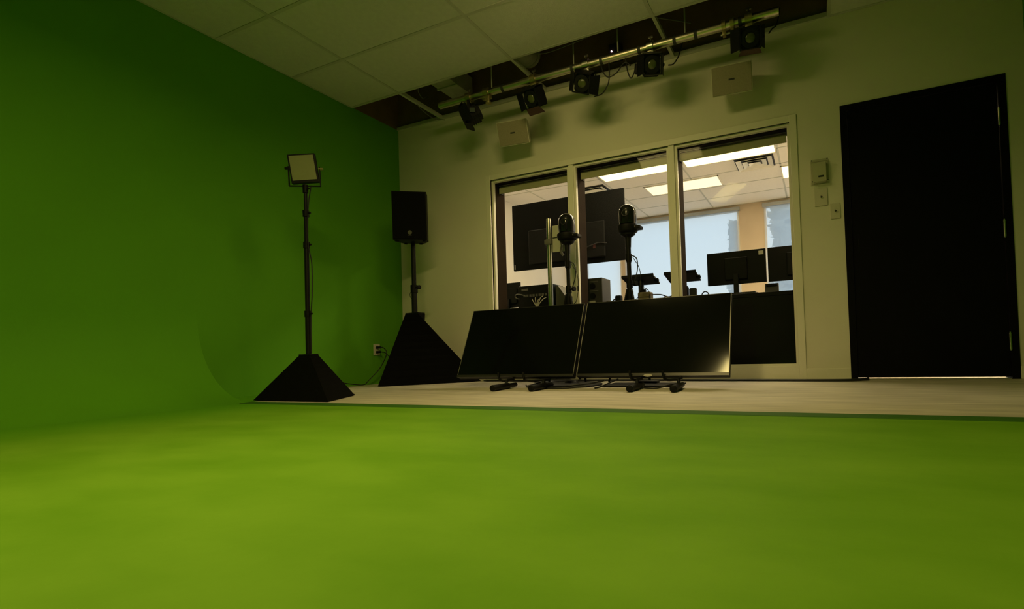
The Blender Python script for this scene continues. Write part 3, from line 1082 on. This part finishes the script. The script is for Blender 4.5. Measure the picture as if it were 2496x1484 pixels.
l1 = fresnel(1.255, 0.105, -62, 24, [('L', 40, RUST), ('R', 25, BLACKM), ('T', 30, BLACKM), ('B', 35, BLACKM)],
        'black stage light at the left end of the pipe, turned to the left wall')
fresnel(1.93, 0.098, -6, 30, [('L', 60, BLACKM), ('R', 20, BLACKM), ('B', 50, RUST), ('T', 20, BLACKM)],
        'black stage light second from the left above the left wall speaker')
fresnel(2.425, 0.088, 12, 32, [('L', 35, BLACKM), ('R', 45, BLACKM), ('T', 20, BLACKM)],
        'middle black stage light on the pipe with splayed barn doors', roll=17, clamp_mat=CHROME)
fresnel(2.970, 0.084, 22, 24, [('L', 25, BLACKM), ('R', 15, BLACKM), ('T', 15, BLACKM)],
        'black stage light second from the right next to a ceiling bar', clamp_mat=CHROME)
fresnel(3.700, 0.080, 8, 26, [('L', 45, BLACKM), ('R', 20, BLACKM), ('B', 25, RUST)],
        'black stage light at the right end of the pipe')

mb = MB()
mb.box((-0.030, -0.004, -0.02), (0.030, 0.0, 0.02), mtx=T((1.315, PYY - 0.055, PZ - 0.150)) @ RZ(28))
mb.build('sticker', mat('pale_green_sticker', (0.06, 0.085, 0.075), 0.6, var=0.05, scale=20), l1)
t = thing('pipe_clamp', 'small brass clamp with hanging stub on the pipe by the leftmost stage light', 'clamp', (1.46, PYY, PZ))
mb = MB()
mb.lathe([(0, PR + 0.012), (0.05, PR + 0.012)], (1.42, PYY, PZ), (1.47, PYY, PZ), 20)
mb.box((1.40, PYY - 0.03, PZ - 0.06), (1.49, PYY + 0.02, PZ - 0.035), bev=0.004)
mb.build('clamp_body', BRASS, t, smooth=True)
mb = MB()
mb.lathe([(0, 0.016), (0.05, 0.018), (0.052, 0.026), (0.062, 0.026)], (1.475, PYY - 0.02, PZ - 0.05), (1.475, PYY - 0.02, PZ - 0.12), 16)
mb.build('stub', BRASS, t, smooth=True)
t = thing('pipe_clamp', 'pale double clamp on the pipe left of the rightmost stage light', 'clamp', (3.56, PYY, PZ))
for dx in (-0.03, 0.03):
    mb = MB()
    mb.lathe([(0, PR + 0.013), (0.028, PR + 0.013)], (3.555 + dx - 0.014, PYY, PZ), (3.555 + dx + 0.014, PYY, PZ), 20)
    mb.box((3.555 + dx - 0.012, PYY - 0.02, PZ - 0.075), (3.555 + dx + 0.012, PYY + 0.02, PZ - 0.03), bev=0.003)
    mb.build('jaw', BRASS, t, smooth=True)
mb = MB()
mb.cyl((3.50, PYY, PZ - 0.06), (3.60, PYY, PZ - 0.06), 0.006, seg=8)
mb.build('bolt', CHROME, t)

CB = [([(2.55, -0.413, 2.575), (2.57, -0.41, 2.50), (2.61, -0.41, 2.455), (2.68, -0.41, 2.47), (2.75, -0.41, 2.535), (2.80, -0.41, 2.50)],
       'thin black power cable looping below the pipe between the two middle stage lights'),
      ([(2.62, -0.41, 2.573), (2.62, -0.41, 2.47), (2.60, -0.40, 2.40), (2.54, -0.38, 2.35), (2.46, -0.35, 2.36)],
       'black power cable hanging in a long bow from the middle stage light'),
      ([(2.76, -0.41, 2.575), (2.775, -0.41, 2.46), (2.80, -0.41, 2.40), (2.83, -0.41, 2.44), (2.84, -0.41, 2.50)],
       'black cable hanging in a narrow V beside the second stage light from the right'),
      ([(3.10, -0.40, 2.43), (3.14, -0.40, 2.43), (3.17, -0.36, 2.50), (3.18, -0.30, 2.60), (3.18, -0.2, 2.72)],
       'black cable curving up from the second stage light from the right'),
      ([(3.83, -0.40, 2.47), (3.85, -0.36, 2.52), (3.88, -0.30, 2.58), (3.90, -0.2, 2.75)],
       'black cable rising from the rightmost stage light')]
for pts, lb in CB:
    mb = MB()
    mb.tube(pts, 0.005, seg=8)
    tag(mb.build('power_cable', CABLE, smooth=True), lb, 'cable')
t = thing('cable_connector', 'black cable connector hanging under the pipe beside the second stage light from the right', 'connector', (2.855, -0.41, 2.5))
mb = MB()
mb.lathe([(0, 0.012), (0.02, 0.019), (0.11, 0.019), (0.13, 0.010)], (2.845, -0.41, 2.42), (2.872, -0.41, 2.56), 12)
mb.build('shell', BLACK, t, smooth=True)
mb = MB()
mb.lathe([(0, 0.021), (0.012, 0.021)], (2.858, -0.41, 2.487), (2.861, -0.41, 2.50), 12)
mb.build('ring', DARKGREY, t, smooth=True)

# things up in the ceiling void
t = thing('air_duct', 'greenish rectangular air duct inside the ceiling void at the left', 'duct', (0.95, -0.3, 2.95))
mb = MB()
mb.box((0.80, -0.92, 2.84), (1.02, -0.04, 3.02), bev=0.004)
mb.build('duct_body', DUCT, t)
mb = MB()
mb.box((0.79, -0.30, 2.83), (1.03, -0.28, 3.03))
mb.build('joint_flange', DUCT, t)
t = thing('round_duct', 'round metal duct inside the ceiling void above the third ceiling bar', 'duct', (1.75, -0.4, 3.05))
mb = MB()
mb.lathe([(0, 0.10), (0.82, 0.10)], (1.72, -0.90, 3.02), (1.72, -0.06, 3.02), 24)
mb.build('duct_body', DUCT, t, smooth=True)
for y in (-0.65, -0.38, -0.12):
    mb = MB()
    mb.lathe([(0, 0.106), (0.02, 0.106)], (1.72, y, 3.02), (1.72, y + 0.02, 3.02), 24)
    mb.build('joint_ring', DUCT, t, smooth=True)
t = thing('steel_beam', 'dark steel beam running through the ceiling void', 'beam', (2.4, -0.62, 3.2))
mb = MB()
mb.box((0.02, -0.70, 3.16), (4.28, -0.55, 3.175))
mb.box((0.02, -0.63, 3.175), (4.28, -0.62, 3.40))
mb.build('web', DARKGREY, t)
mb = MB()
mb.box((0.02, -0.70, 3.40), (4.28, -0.55, 3.415))
mb.build('flange', DARKGREY, t)
for pts, lb in [([(0.80, -0.55, 2.76), (0.74, -0.50, 2.74), (0.70, -0.40, 2.73), (0.66, -0.30, 2.80)], 'thin white wire curling beside the first ceiling bar'),
                ([(0.62, -0.42, 2.715), (0.60, -0.30, 2.68), (0.62, -0.16, 2.65), (0.68, -0.06, 2.66)], 'thin white wire drooping under the first ceiling bar'),
                ([(1.86, -0.50, 2.80), (2.05, -0.45, 2.775), (2.25, -0.45, 2.78), (2.45, -0.42, 2.82)], 'grey cable sagging inside the void behind the pipe'),
                ([(2.86, -0.58, 2.76), (3.05, -0.45, 2.78), (3.25, -0.25, 2.80)], 'straight grey tie wire crossing the third ceiling bar')]:
    mb = MB()
    mb.tube(pts, 0.004, seg=6)
    tag(mb.build('ceiling_wire', GREY, smooth=True), lb, 'wire')
t = thing('junction_box', 'small box with a red indicator light inside the ceiling void', 'box', (2.54, -0.10, 2.86))
mb = MB()
mb.box((2.50, -0.09, 2.80), (2.60, -0.002, 2.92), bev=0.004)
mb.build('body', PLENUM, t)
mb = MB()
mb.cyl((2.527, -0.098, 2.854), (2.527, -0.09, 2.854), 0.006, seg=8)
mb.build('indicator', LED, t)

# soft panel fixture hung under the ceiling, above the picture
for (lo, ta, w_, d_, pw_, sp_), lb in zip(LAMPS, ['long soft light panel hung flat under the studio ceiling',
                                                  'short soft light panel under the ceiling, tipped towards the window wall']):
    t = thing('ceiling_panel_light', lb, 'ceiling light', lo, 'soft light panels under the studio ceiling')
    q = (Vector(ta) - Vector(lo)).to_track_quat('-Z', 'Y').to_matrix().to_4x4()
    mx = T(lo) @ q
    mb = MB()
    mb.box((-w_ / 2 - 0.02, -d_ / 2 - 0.02, 0.008), (w_ / 2 + 0.02, d_ / 2 + 0.02, 0.04), mtx=mx, bev=0.005)
    mb.build('housing', WHITE, t)
    for sx_ in (-1, 1):
        mb = MB()
        mb.cyl((lo[0] + sx_ * w_ * 0.36, lo[1], lo[2] + 0.03), (lo[0] + sx_ * w_ * 0.36, lo[1], H), 0.007, seg=10)
        mb.build('hanger', CHROME, t)

# ------------------------------------------------------------------ white wall speakers
def wall_speaker(xc, zc, yaw, tilt, label):
    t = thing('wall_speaker', label, 'speaker', (xc, -0.10, zc), 'pair of wall speakers above the window')
    mx = T((xc, -0.165, zc)) @ RZ(yaw) @ RX(tilt)
    w, h = 0.150, 0.105
    mb = MB()
    fr = [(-w, -0.075, -h), (w, -0.075, -h), (w, -0.075, h), (-w, -0.075, h)]
    bk = [(-w * 0.72, 0.075, -h * 0.72), (w * 0.72, 0.075, -h * 0.72), (w * 0.72, 0.075, h * 0.72), (-w * 0.72, 0.075, h * 0.72)]
    mid = [(a * 0.90, -0.01, c * 0.88) for a, b, c in fr]
    vv = fr + mid + bk
    fs = [(3, 2, 1, 0), (8, 9, 10, 11)]
    for o_ in (0, 4):
        for i in range(4):
            j = (i + 1) % 4
            fs.append((o_ + i, o_ + j, o_ + 4 + j, o_ + 4 + i))
    mb.poly(vv, fs, mtx=mx)
    mb.build('cabinet', PLASTIC_W, t)
    mb = MB()
    mb.box((-w + 0.006, -0.081, -h + 0.006), (w - 0.006, -0.0755, h - 0.006), mtx=mx, bev=0.002)
    g = mb.build('grille', SPK_W, t)
    mb = MB()
    mb.box((-0.022, -0.0825, -0.006), (0.022, -0.081, 0.006), mtx=mx)
    mb.build('badge', DARKGREY, g)
    mb = MB()
    mb.box((xc - 0.03, -0.11, zc - 0.04), (xc + 0.03, 0.0, zc + 0.04), bev=0.004)
    mb.build('wall_bracket', PLASTIC_W, t)


wall_speaker(1.585, 2.300, 7, 19, 'left of the two white wall speakers, above the left window pane')
wall_speaker(3.535, 2.315, 5, 19, 'right of the two white wall speakers, near the right end of the pipe')


# ------------------------------------------------------------------ light panel on a skirted stand
def skirt(t, base, ap, hw, hz):
    """four-sided stretch cover from floor feet to a small collar"""
    mb = MB()
    ax, ay = ap
    top = [(ax - hw, ay - hw * 0.6, hz), (ax + hw, ay - hw * 0.6, hz), (ax + hw, ay + hw * 0.6, hz), (ax - hw, ay + hw * 0.6, hz)]
    rows = []
    K = 10
    for k in range(K + 1):
        u = k / K
        rows.append([Vector(b).to_3d() * (1 - u) + Vector(tp) * u for b, tp in zip([(x, y, 0.004) for x, y in base], top)])
    vv = [p for r_ in rows for p in r_]
    fs = []
    for k in range(K):
        for i in range(4):
            j = (i + 1) % 4
            fs.append((4 * k + i, 4 * k + j, 4 * k + 4 + j, 4 * k + 4 + i))
    fs.append((3, 2, 1, 0))
    fs.append(tuple(4 * K + i for i in range(4)))
    mb.poly(vv, fs)
    mb.build('skirt', FABRIC, t)
    mb = MB()
    mb.box((ax - hw, ay - hw * 0.6, hz), (ax + hw, ay + hw * 0.6, hz + 0.012), bev=0.003)
    mb.build('collar', BLACK, t)


lx, ly = 0.778, -1.70
t = thing('light_stand', 'tall thin black light stand with a black fabric skirt beside the green floor', 'light stand', (lx, ly, 0))
skirt(t, [(0.468, -1.893), (1.195, -1.885), (0.965, -1.478), (0.45, -1.48)], (lx, ly), 0.058, 0.300)
for (z0, z1, r) in [(0.30, 0.60, 0.0175), (0.60, 1.085, 0.0155), (1.085, 1.31, 0.0135), (1.31, 1.50, 0.0115)]:
    mb = MB()
    mb.cyl((lx, ly, z0), (lx, ly, z1), r, seg=14)
    mb.build('pole', BLACKM, t, smooth=True)
for z in (0.595, 1.082, 1.307):
    mb = MB()
    mb.cyl((lx, ly, z - 0.022), (lx, ly, z + 0.022), 0.021, seg=14)
    mb.cyl((lx + 0.02, ly, z), (lx + 0.045, ly, z), 0.007, seg=8)
    mb.build('lock_collar', BLACK, t, smooth=True)
t = thing('led_lamp', 'square LED light panel, switched off, on the tall light stand', 'lamp', (lx, ly, 1.50))
mx = T((lx - 0.015, ly, 1.630)) @ RZ(38) @ RY(-7) @ RX(4)
w, h = 0.089, 0.102
mb = MB()
mb.box((-w, -0.015, -h), (w, 0.02, h), mtx=mx, bev=0.003)
mb.build('case', BLACKM, t)
mb = MB()
mb.box((-w + 0.011, -0.018, -h + 0.020), (w - 0.011, -0.0145, h - 0.011), mtx=mx)
mb.build('diffuser', DIFF, t)
my = T((lx - 0.010, ly, 1.630)) @ RZ(38) @ RY(-2)
mb = MB()
mb.box((-w - 0.014, -0.008, -0.122), (-w - 0.009, 0.010, 0.015), mtx=my)
mb.box((w + 0.009, -0.008, -0.122), (w + 0.014, 0.010, 0.015), mtx=my)
mb.box((-w - 0.014, -0.008, -0.127), (w + 0.014, 0.010, -0.122), mtx=my)
mb.build('yoke', BLACKM, t)
for s in (-1, 1):
    mb = MB()
    mb.cyl((s * (w + 0.004), 0, 0.0), (s * (w + 0.034), 0, 0.0), 0.009, seg=10, mtx=my)
    mb.build('knob', BRASS if s > 0 else BLACK, t, smooth=True)
mb = MB()
mb.cyl((lx, ly, 1.455), (lx, ly, 1.512), 0.018, seg=14)
mb.cyl((lx + 0.015, ly, 1.48), (lx + 0.04, ly, 1.48), 0.006, seg=8)
mb.build('spigot', BLACK, t, smooth=True)
c = MB()
c.tube([(lx + 0.03, ly + 0.02, 1.50), (lx + 0.025, ly, 1.35), (lx + 0.03, ly - 0.01, 1.1), (lx + 0.05, ly, 0.95), (lx + 0.05, ly, 0.75), (lx + 0.035, ly, 0.60), (lx + 0.03, ly, 0.45), (lx + 0.03, ly, 0.315)], 0.004, seg=6)
tag(c.build('power_lead', CABLE, smooth=True), 'thin black lead running down the pole of the light stand', 'cable')

# ------------------------------------------------------------------ loudspeaker on a skirted stand
px_, py_ = 0.560, -0.42
t = thing('speaker_stand', 'black pole speaker stand with a large black fabric skirt in the corner', 'speaker stand', (px_, py_, 0))
skirt(t, [(0.405, -0.74), (1.04, -0.06), (0.30, -0.05), (0.14, -0.40)], (px_ + 0.005, py_), 0.078, 0.668)
for (z0, z1, r) in [(0.66, 0.92, 0.026), (0.92, 1.36, 0.021)]:
    mb = MB()
    mb.cyl((px_, py_, z0), (px_, py_, z1), r, seg=16)
    mb.build('pole', BLACKM, t, smooth=True)
mb = MB()
mb.cyl((px_, py_, 0.872), (px_, py_, 0.945), 0.033, seg=16)
mb.build('lock_collar', BLACK, t, smooth=True)
mb = MB()
mb.cyl((px_ + 0.03, py_ - 0.01, 0.918), (px_ + 0.075, py_ - 0.02, 0.918), 0.008, seg=8)
mb.lathe([(0, 0.017), (0.022, 0.02), (0.03, 0.012)], (px_ + 0.065, py_ - 0.018, 0.918), (px_ + 0.1, py_ - 0.026, 0.918), 10)
mb.build('knob', BLACK, t, smooth=True)
mb = MB()
mb.tube([(px_ - 0.02, py_, 0.90), (px_ - 0.05, py_, 0.87), (px_ - 0.05, py_, 0.84), (px_ - 0.025, py_, 0.81)], 0.003, seg=6)
mb.build('safety_pin_cord', CABLE, t, smooth=True)

t = thing('loudspeaker', 'black box loudspeaker with round badge on the skirted stand', 'loudspeaker', (px_, py_, 1.345))
mx = T((px_ - 0.012, py_, 1.352)) @ RZ(37) @ RX(5)
w, hh = 0.152, 0.455
mb = MB()
pr = [(-w, -0.15), (w, -0.15), (w, 0.0), (w * 0.62, 0.16), (-w * 0.62, 0.16), (-w, 0.0)]
mb.prism([(a, b, 0.012) for a, b in pr], (0, 0, hh - 0.012), mtx=mx)
mb.build('cabinet', BLACK, t)
mb = MB()
mb.box((-w + 0.006, -0.162, 0.02), (w - 0.006, -0.1505, hh - 0.008), mtx=mx, bev=0.004)
g = mb.build('grille', mat('black_grille_mesh', (0.004, 0.004, 0.004), 0.8, var=0.3, scale=200, bump=0.2, bscale=600, spec=0.1), t)
mb = MB()
mb.lathe([(0, 0.019), (0.004, 0.019), (0.004, 0.015), (0.002, 0.015)], (0.0, -0.161, 0.078), (0.0, -0.17, 0.078), 24, mtx=mx)
mb.box((-0.016, -0.1645, 0.050), (0.016, -0.1615, 0.055), mtx=mx)
mb.cyl((0, -0.1645, 0.078), (0, -0.166, 0.078), 0.009, seg=12, mtx=mx)
mb.build('badge', mat('dull_silver_badge', (0.10, 0.10, 0.08), 0.5, metal=0.3, var=0.05, scale=30), g)
for (a, b) in ((-0.12, -0.11), (0.12, -0.11), (-0.07, 0.12), (0.07, 0.12)):
    mb = MB()
    mb.cyl((a, b, 0.0), (a, b, 0.012), 0.015, seg=12, mtx=mx)
    mb.build('rubber_foot', BLACK, t)

# ------------------------------------------------------------------ wall outlet and cords
t = thing('wall_outlet', 'ivory double wall outlet low on the green wall', 'outlet', (0, -0.366, 0.342))
mb = MB()
mb.box((0, -0.405, 0.287), (0.007, -0.327, 0.398), bev=0.002)
mb.build('plate', PLASTIC_W, t)
for z in (0.366, 0.319):
    mb = MB()
    mb.cyl((0.006, -0.366, z), (0.010, -0.366, z), 0.016, seg=16)
    mb.build('socket', GREY, t)
for z, pts, lb in [(0.366, [(0.05, -0.366, 0.366), (0.09, -0.36, 0.36), (0.14, -0.37, 0.30), (0.10, -0.42, 0.16), (0.06, -0.52, 0.05), (0.05, -0.58, 0.008), (0.06, -0.75, 0.03), (0.07, -0.85, 0.045), (0.12, -0.98, 0.02), (0.2, -1.1, 0.006), (0.50, -1.27, 0.006), (0.80, -1.40, 0.006), (0.93, -1.455, 0.006)],
                   'black cord from the upper outlet socket trailing along the floor to the light stand'),
                  (0.319, [(0.05, -0.366, 0.319), (0.10, -0.36, 0.315), (0.15, -0.37, 0.29), (0.22, -0.40, 0.255), (0.27, -0.42, 0.22)],
                   'black cord from the lower outlet socket to the speaker stand')]:
    t = thing('extension_cord', lb, 'cord', (0.03, -0.366, z))
    mb = MB()
    mb.box((0.0105, -0.380, z - 0.011), (0.052, -0.352, z + 0.011), bev=0.004)
    mb.build('plug', BLACK, t)
    mb = MB()
    mb.tube(pts, 0.0045, seg=8)
    mb.build('cable', CABLE, t, smooth=True)


# ------------------------------------------------------------------ two leaning televisions on tube feet
def television(x0, x1, yb, yt, zb, zt, label):
    t = thing('television', label, 'television', ((x0 + x1) / 2, yb, 0), 'pair of floor televisions')
    ang = math.degrees(math.atan2(yt - yb, zt - zb))
    L = math.hypot(yt - yb, zt - zb)
    xc = (x0 + x1) / 2
    mx = T((xc, yb, zb)) @ RX(-ang)
    hw = (x1 - x0) / 2
    mb = MB()
    mb.box((-hw, 0.004, 0), (hw, 0.05, L), mtx=mx, bev=0.004)
    mb.build('back_shell', BLACK, t)
    mb = MB()
    b = 0.004
    mb.box((-hw, -0.002, 0), (-hw + b, 0.006, L), mtx=mx)
    mb.build('side_bezel', BEZEL_S, t)
    mb = MB()
    mb.box((hw - b, -0.002, 0), (hw, 0.006, L), mtx=mx)
    mb.build('side_bezel', BEZEL_S, t)
    mb = MB()
    mb.box((-hw, -0.002, L - b), (hw, 0.006, L), mtx=mx)
    mb.build('top_bezel', BEZEL, t)
    mb = MB()
    mb.box((-hw, -0.004, 0), (hw, 0.006, 0.020), mtx=mx)
    mb.build('bottom_bezel', BEZEL, t)
    mb = MB()
    mb.box((-hw + b, 0.0, 0.020), (hw - b, 0.0045, L - b), mtx=mx)
    mb.build('screen', SCREEN, t)
    mb = MB()
    mb.box((-hw * 0.6, 0.05, L * 0.08), (hw * 0.6, 0.085, L * 0.6), mtx=mx, bev=0.01)
    mb.build('rear_housing', BLACK, t)
    return t, mx


tv1, m1 = television(1.345, 2.403, -0.80, -0.552, 0.086, 0.643, 'left of the two large black televisions leaning on the floor')
tv2, m2 = television(2.431, 3.527, -0.80, -0.560, 0.086, 0.642, 'right of the two large black televisions leaning on the floor')
mb = MB()
mb.lathe([(0, 0.022), (0.003, 0.022)], (0.0, -0.0042, 0.004), (0.0, -0.01, 0.004), 20, mtx=m2 @ Matrix.Diagonal((1.4, 1, 0.45, 1)))
mb.build('logo_badge', BEZEL_S, tv2)


def tv_foot(tv, xf, xh):
    mb = MB()
    p0, p1 = Vector((xf, -1.11, 0.0235)), Vector((xf - 0.03, -0.74, 0.0235))
    mb.lathe([(0, 0.016), (0.004, 0.023), (0.24, 0.023), (0.25, 0.017), (0.36, 0.017)], p0, p1, 18)
    ft = mb.build('foot', BLACK, tv, smooth=True)
    mb = MB()
    q = p0.lerp(p1, 0.55)
    mb.tube([q + Vector((0, 0, 0.012)), q + Vector((-0.006, 0.03, 0.04)), (xf - 0.025, -0.80, 0.066)], 0.0115, seg=8)
    mb.build('strut', BLACKM, ft, smooth=True)
    mb = MB()
    mb.tube([(xf - 0.02, -0.78, 0.068), ((xf + xh) / 2, -0.80, 0.060), (xh + 0.02, -0.825, 0.062), (xh + 0.004, -0.838, 0.085), (xh, -0.835, 0.126)], 0.0095, seg=8)
    mb.build('hook_arm', BLACKM, ft, smooth=True)


tv_foot(tv1, 1.905, 1.775)
tv_foot(tv1, 2.225, 2.000)
tv_foot(tv2, 2.950, 2.860)
tv_foot(tv2, 3.235, 3.095)
t = thing('floor_disc', 'dark oval steel base plate on the floor under the gap between the televisions', 'steel disc', (2.25, -0.58, 0))
mb = MB()
mb.lathe([(0, 0.30), (0.010, 0.30), (0.014, 0.285)], (2.22, -0.58, 0.001), (2.22, -0.58, 0.02), 40)
mb.build('plate', BLACKM, t, smooth=True)
mb = MB()
mb.lathe([(0, 0.06), (0.02, 0.045)], (2.22, -0.45, 0.015), (2.22, -0.45, 0.04), 24)
mb.build('socket', BLACKM, t, smooth=True)
t = thing('cable_mat', 'flat black plate on the floor under the right television', 'mat', (2.85, -0.55, 0))
mb = MB()
mb.box((2.58, -0.72, 0.001), (3.15, -0.40, 0.012), bev=0.004)
mb.build('plate', BLACKM, t)
mb = MB()
mb.box((2.80, -0.50, 0.012), (2.95, -0.42, 0.03), bev=0.004)
mb.build('socket', BLACKM, t)
for pts, lb in [([(2.02, -0.70, 0.006), (2.10, -0.80, 0.02), (2.17, -0.84, 0.006), (2.28, -0.83, 0.006), (2.40, -0.78, 0.02), (2.52, -0.74, 0.03), (2.62, -0.72, 0.05)],
                 'black cable snaking on the floor below the gap between the televisions'),
                ([(1.88, -0.60, 0.006), (1.95, -0.68, 0.006), (2.02, -0.62, 0.03), (2.08, -0.70, 0.015), (2.2, -0.86, 0.006), (2.36, -0.87, 0.006), (2.50, -0.78, 0.012)],
                 'second black cable looping beside the steel base plate'),
                ([(2.86, -0.78, 0.02), (2.98, -0.84, 0.006), (3.05, -0.85, 0.006), (3.12, -0.80, 0.02), (3.18, -0.74, 0.03)],
                 'black cable coiled under the right television'),
                ([(2.60, -0.86, 0.006), (2.63, -0.82, 0.012), (2.68, -0.74, 0.04), (2.72, -0.70, 0.06)],
                 'short black cable end sticking up between the middle feet')]:
    mb = MB()
    mb.tube(pts, 0.0055, seg=8)
    tag(mb.build('floor_cable', CABLE, smooth=True), lb, 'cable')
for y0, lb in [(-0.075, 'thick black cable lying along the wall base from television to door'),
               (-0.105, 'thinner black cable on the floor beside the wall base cable')]:
    mb = MB()
    mb.tube([(1.10, y0 + 0.01, 0.009), (1.8, y0 - 0.03, 0.009), (2.6, y0, 0.009), (3.3, y0 - 0.05, 0.009), (3.75, y0 - 0.08, 0.009), (4.05, y0 - 0.11, 0.009), (4.25, y0 - 0.10, 0.009), (4.36, y0 - 0.02, 0.009), (4.38, y0 + 0.05, 0.009)], 0.009 if y0 > -0.1 else 0.006, seg=8)
    tag(mb.build('floor_cable', CABLE, smooth=True), lb, 'cable')


# ------------------------------------------------------------------ two dome cameras on tripod poles, inside the studio
def dome_camera(x, y, zt, lab_c, lab_s, slim):
    t = thing('dome_camera', lab_c, 'camera', (x, y, zt - 0.22), 'robotic cameras behind the televisions')
    z0 = zt - 0.172
    mb = MB()
    prof = [(0, 0.060), (0.006, 0.070), (0.03, 0.0745), (0.097, 0.0745)]
    for k in range(1, 9):
        a = math.pi / 2 * k / 8
        prof.append((0.097 + 0.075 * math.sin(a), max(0.004, 0.0745 * math.cos(a))))
    mb.lathe(prof, (x, y, z0), (x, y, zt), 28)
    h = mb.build('dome_head', mat('glossy_black_shell', (0.008, 0.008, 0.009), 0.14, var=0.1, scale=4, spec=0.6), t, smooth=True)
    for s in (-1, 1):
        mb = MB()
        mb.box((s * 0.030 - 0.0015, -0.076, 0.02), (s * 0.030 + 0.0015, -0.064, 0.13), mtx=T((x, y, z0)))
        mb.build('shell_seam', BLACK, h)
    mb = MB()
    mb.lathe([(0, 0.030), (0.012, 0.030), (0.012, 0.022), (0.006, 0.020)], (x + 0.005, y - 0.064, z0 + 0.085), (x + 0.006, y - 0.09, z0 + 0.088), 20)
    mb.build('lens_ring', BLACKM, h, smooth=True)
    mb = MB()
    mb.lathe([(0, 0.060), (0.012, 0.080), (0.040, 0.088), (0.060, 0.086), (0.068, 0.070)], (x, y, z0 - 0.068), (x, y, z0), 28)
    mb.build('base_ring', BLACK, t, smooth=True)
    mb = MB()
    mb.box((x + 0.055, y - 0.045, z0 - 0.045), (x + 0.118, y + 0.045, z0 - 0.018), bev=0.006)
    mb.build('connector_block', BLACK, t)
    mb = MB()
    mb.box((x + 0.058, y - 0.047, z0 - 0.034), (x + 0.080, y - 0.044, z0 - 0.022))
    mb.build('sticker', GREY, t)
    s_ = thing('camera_stand', lab_s, 'camera stand', (x, y, 0), 'stands of the robotic cameras')
    zb = z0 - 0.068
    xb = x + 0.012
    mb = MB()
    mb.lathe([(0, 0.022), (0.08, 0.026), (0.10, 0.058), (0.112, 0.062)], (x, y, zb - 0.114), (x, y, zb - 0.001), 20)
    mb.build('head_cone', BLACKM, s_, smooth=True)
    for (a, b, r) in [(zb - 0.24, zb - 0.10, 0.020), (0.80, zb - 0.22, 0.017 if slim else 0.018), (0.30, 0.82, 0.022)]:
        mb = MB()
        mb.cyl((x, y, a), (x, y, b), r, seg=14)
        mb.build('pole', BLACKM, s_, smooth=True)
    for zz in (zb - 0.20, 0.80):
        mb = MB()
        mb.cyl((x, y, zz - 0.03), (x, y, zz + 0.03), 0.026, seg=14)
        mb.build('lock_collar', BLACK, s_, smooth=True)
    mb = MB()
    mb.lathe([(0, 0.008), (0.03, 0.008), (0.03, 0.02), (0.05, 0.02)], (x + 0.02, y - 0.01, 0.80), (x + 0.1, y - 0.03, 0.80), 12)
    mb.build('knob', BLACK, s_, smooth=True)
    for k in range(3):
        a = math.radians(90 + 120 * k)
        fx, fy = x + 0.20 * math.cos(a), y + 0.17 * math.sin(a)
        mb = MB()
        mb.tube([(x + 0.02 * math.cos(a), y + 0.02 * math.sin(a), 0.76), (fx, fy, 0.012)], 0.010, seg=8)
        mb.build('leg', BLACKM, s_, smooth=True)
    mb = MB()
    mb.cyl((x, y, 0.66), (x, y, 0.74), 0.030, seg=14)
    mb.build('leg_crown', BLACK, s_, smooth=True)
    c = MB()
    c.tube([(x + 0.025, y - 0.02, zb - 0.18), (x + 0.075, y - 0.02, zb - 0.22), (x + 0.075, y - 0.02, zb - 0.32), (x + 0.04, y - 0.02, zb - 0.42)], 0.0045, seg=6)
    c.tube([(x + 0.04, y - 0.02, zb - 0.20), (x + 0.095, y - 0.02, zb - 0.30), (x + 0.10, y - 0.02, zb - 0.42), (x + 0.08, y - 0.02, zb - 0.52), (x + 0.05, y - 0.02, zb - 0.55)], 0.0028, seg=6)
    c.cyl((x + 0.10, y - 0.02, zb - 0.44), (x + 0.10, y - 0.02, zb - 0.40), 0.008, seg=10)
    return c


c = dome_camera(2.120, -0.25, 1.459, 'black dome camera overlapping the first window mullion', 'slim black stand of the camera at the first mullion', True)
tag(c.build('camera_lead', CABLE, smooth=True), 'thin black lead looping beside the camera at the first mullion', 'cable')
c = dome_camera(2.675, -0.25, 1.458, 'black dome camera in the middle of the centre window pane', 'black pole stand of the camera in the centre pane', False)
tag(c.build('camera_lead', CABLE, smooth=True), 'thin black lead looping beside the camera in the centre pane', 'cable')

t = thing('steel_pole_stand', 'shiny steel pole with clamp and pale mounting plate behind the left television', 'stand', (1.884, -0.14, 0))
mb = MB()
mb.cyl((1.884, -0.140, 0.020), (1.884, -0.140, 1.467), 0.0215, seg=18)
mb.build('pole', CHROME, t, smooth=True)
mb = MB()
mb.cyl((1.884, -0.140, 1.230), (1.884, -0.140, 1.280), 0.031, seg=18)
mb.box((1.851, -0.173, 1.235), (1.921, -0.152, 1.275), bev=0.003)
mb.build('clamp', GREY, t, smooth=True)
mb = MB()
mb.box((1.906, -0.122, 1.165), (2.061, -0.112, 1.405), bev=0.003)
mb.build('mounting_plate', mat('pale_green_grey_plate', (0.42, 0.43, 0.33), 0.5, var=0.06, scale=8), t)
mb = MB()
mb.box((1.861, -0.110, 1.130), (1.896, -0.095, 1.400), bev=0.002)
mb.box((1.911, -0.126, 1.292), (2.011, -0.122, 1.298))
mb.build('rear_rail', BLACKM, t)
mb = MB()
mb.tube([(2.001, -0.135, 1.270), (2.016, -0.150, 1.210), (2.006, -0.150, 1.160), (2.026, -0.150, 1.120)], 0.012, seg=8)
mb.build('lever', GREY, t, smooth=True)
mb = MB()
mb.lathe([(0, 0.17), (0.012, 0.17), (0.02, 0.15), (0.024, 0.03)], (1.884, -0.140, 0.001), (1.884, -0.140, 0.030), 30)
mb.build('base', BLACKM, t, smooth=True)
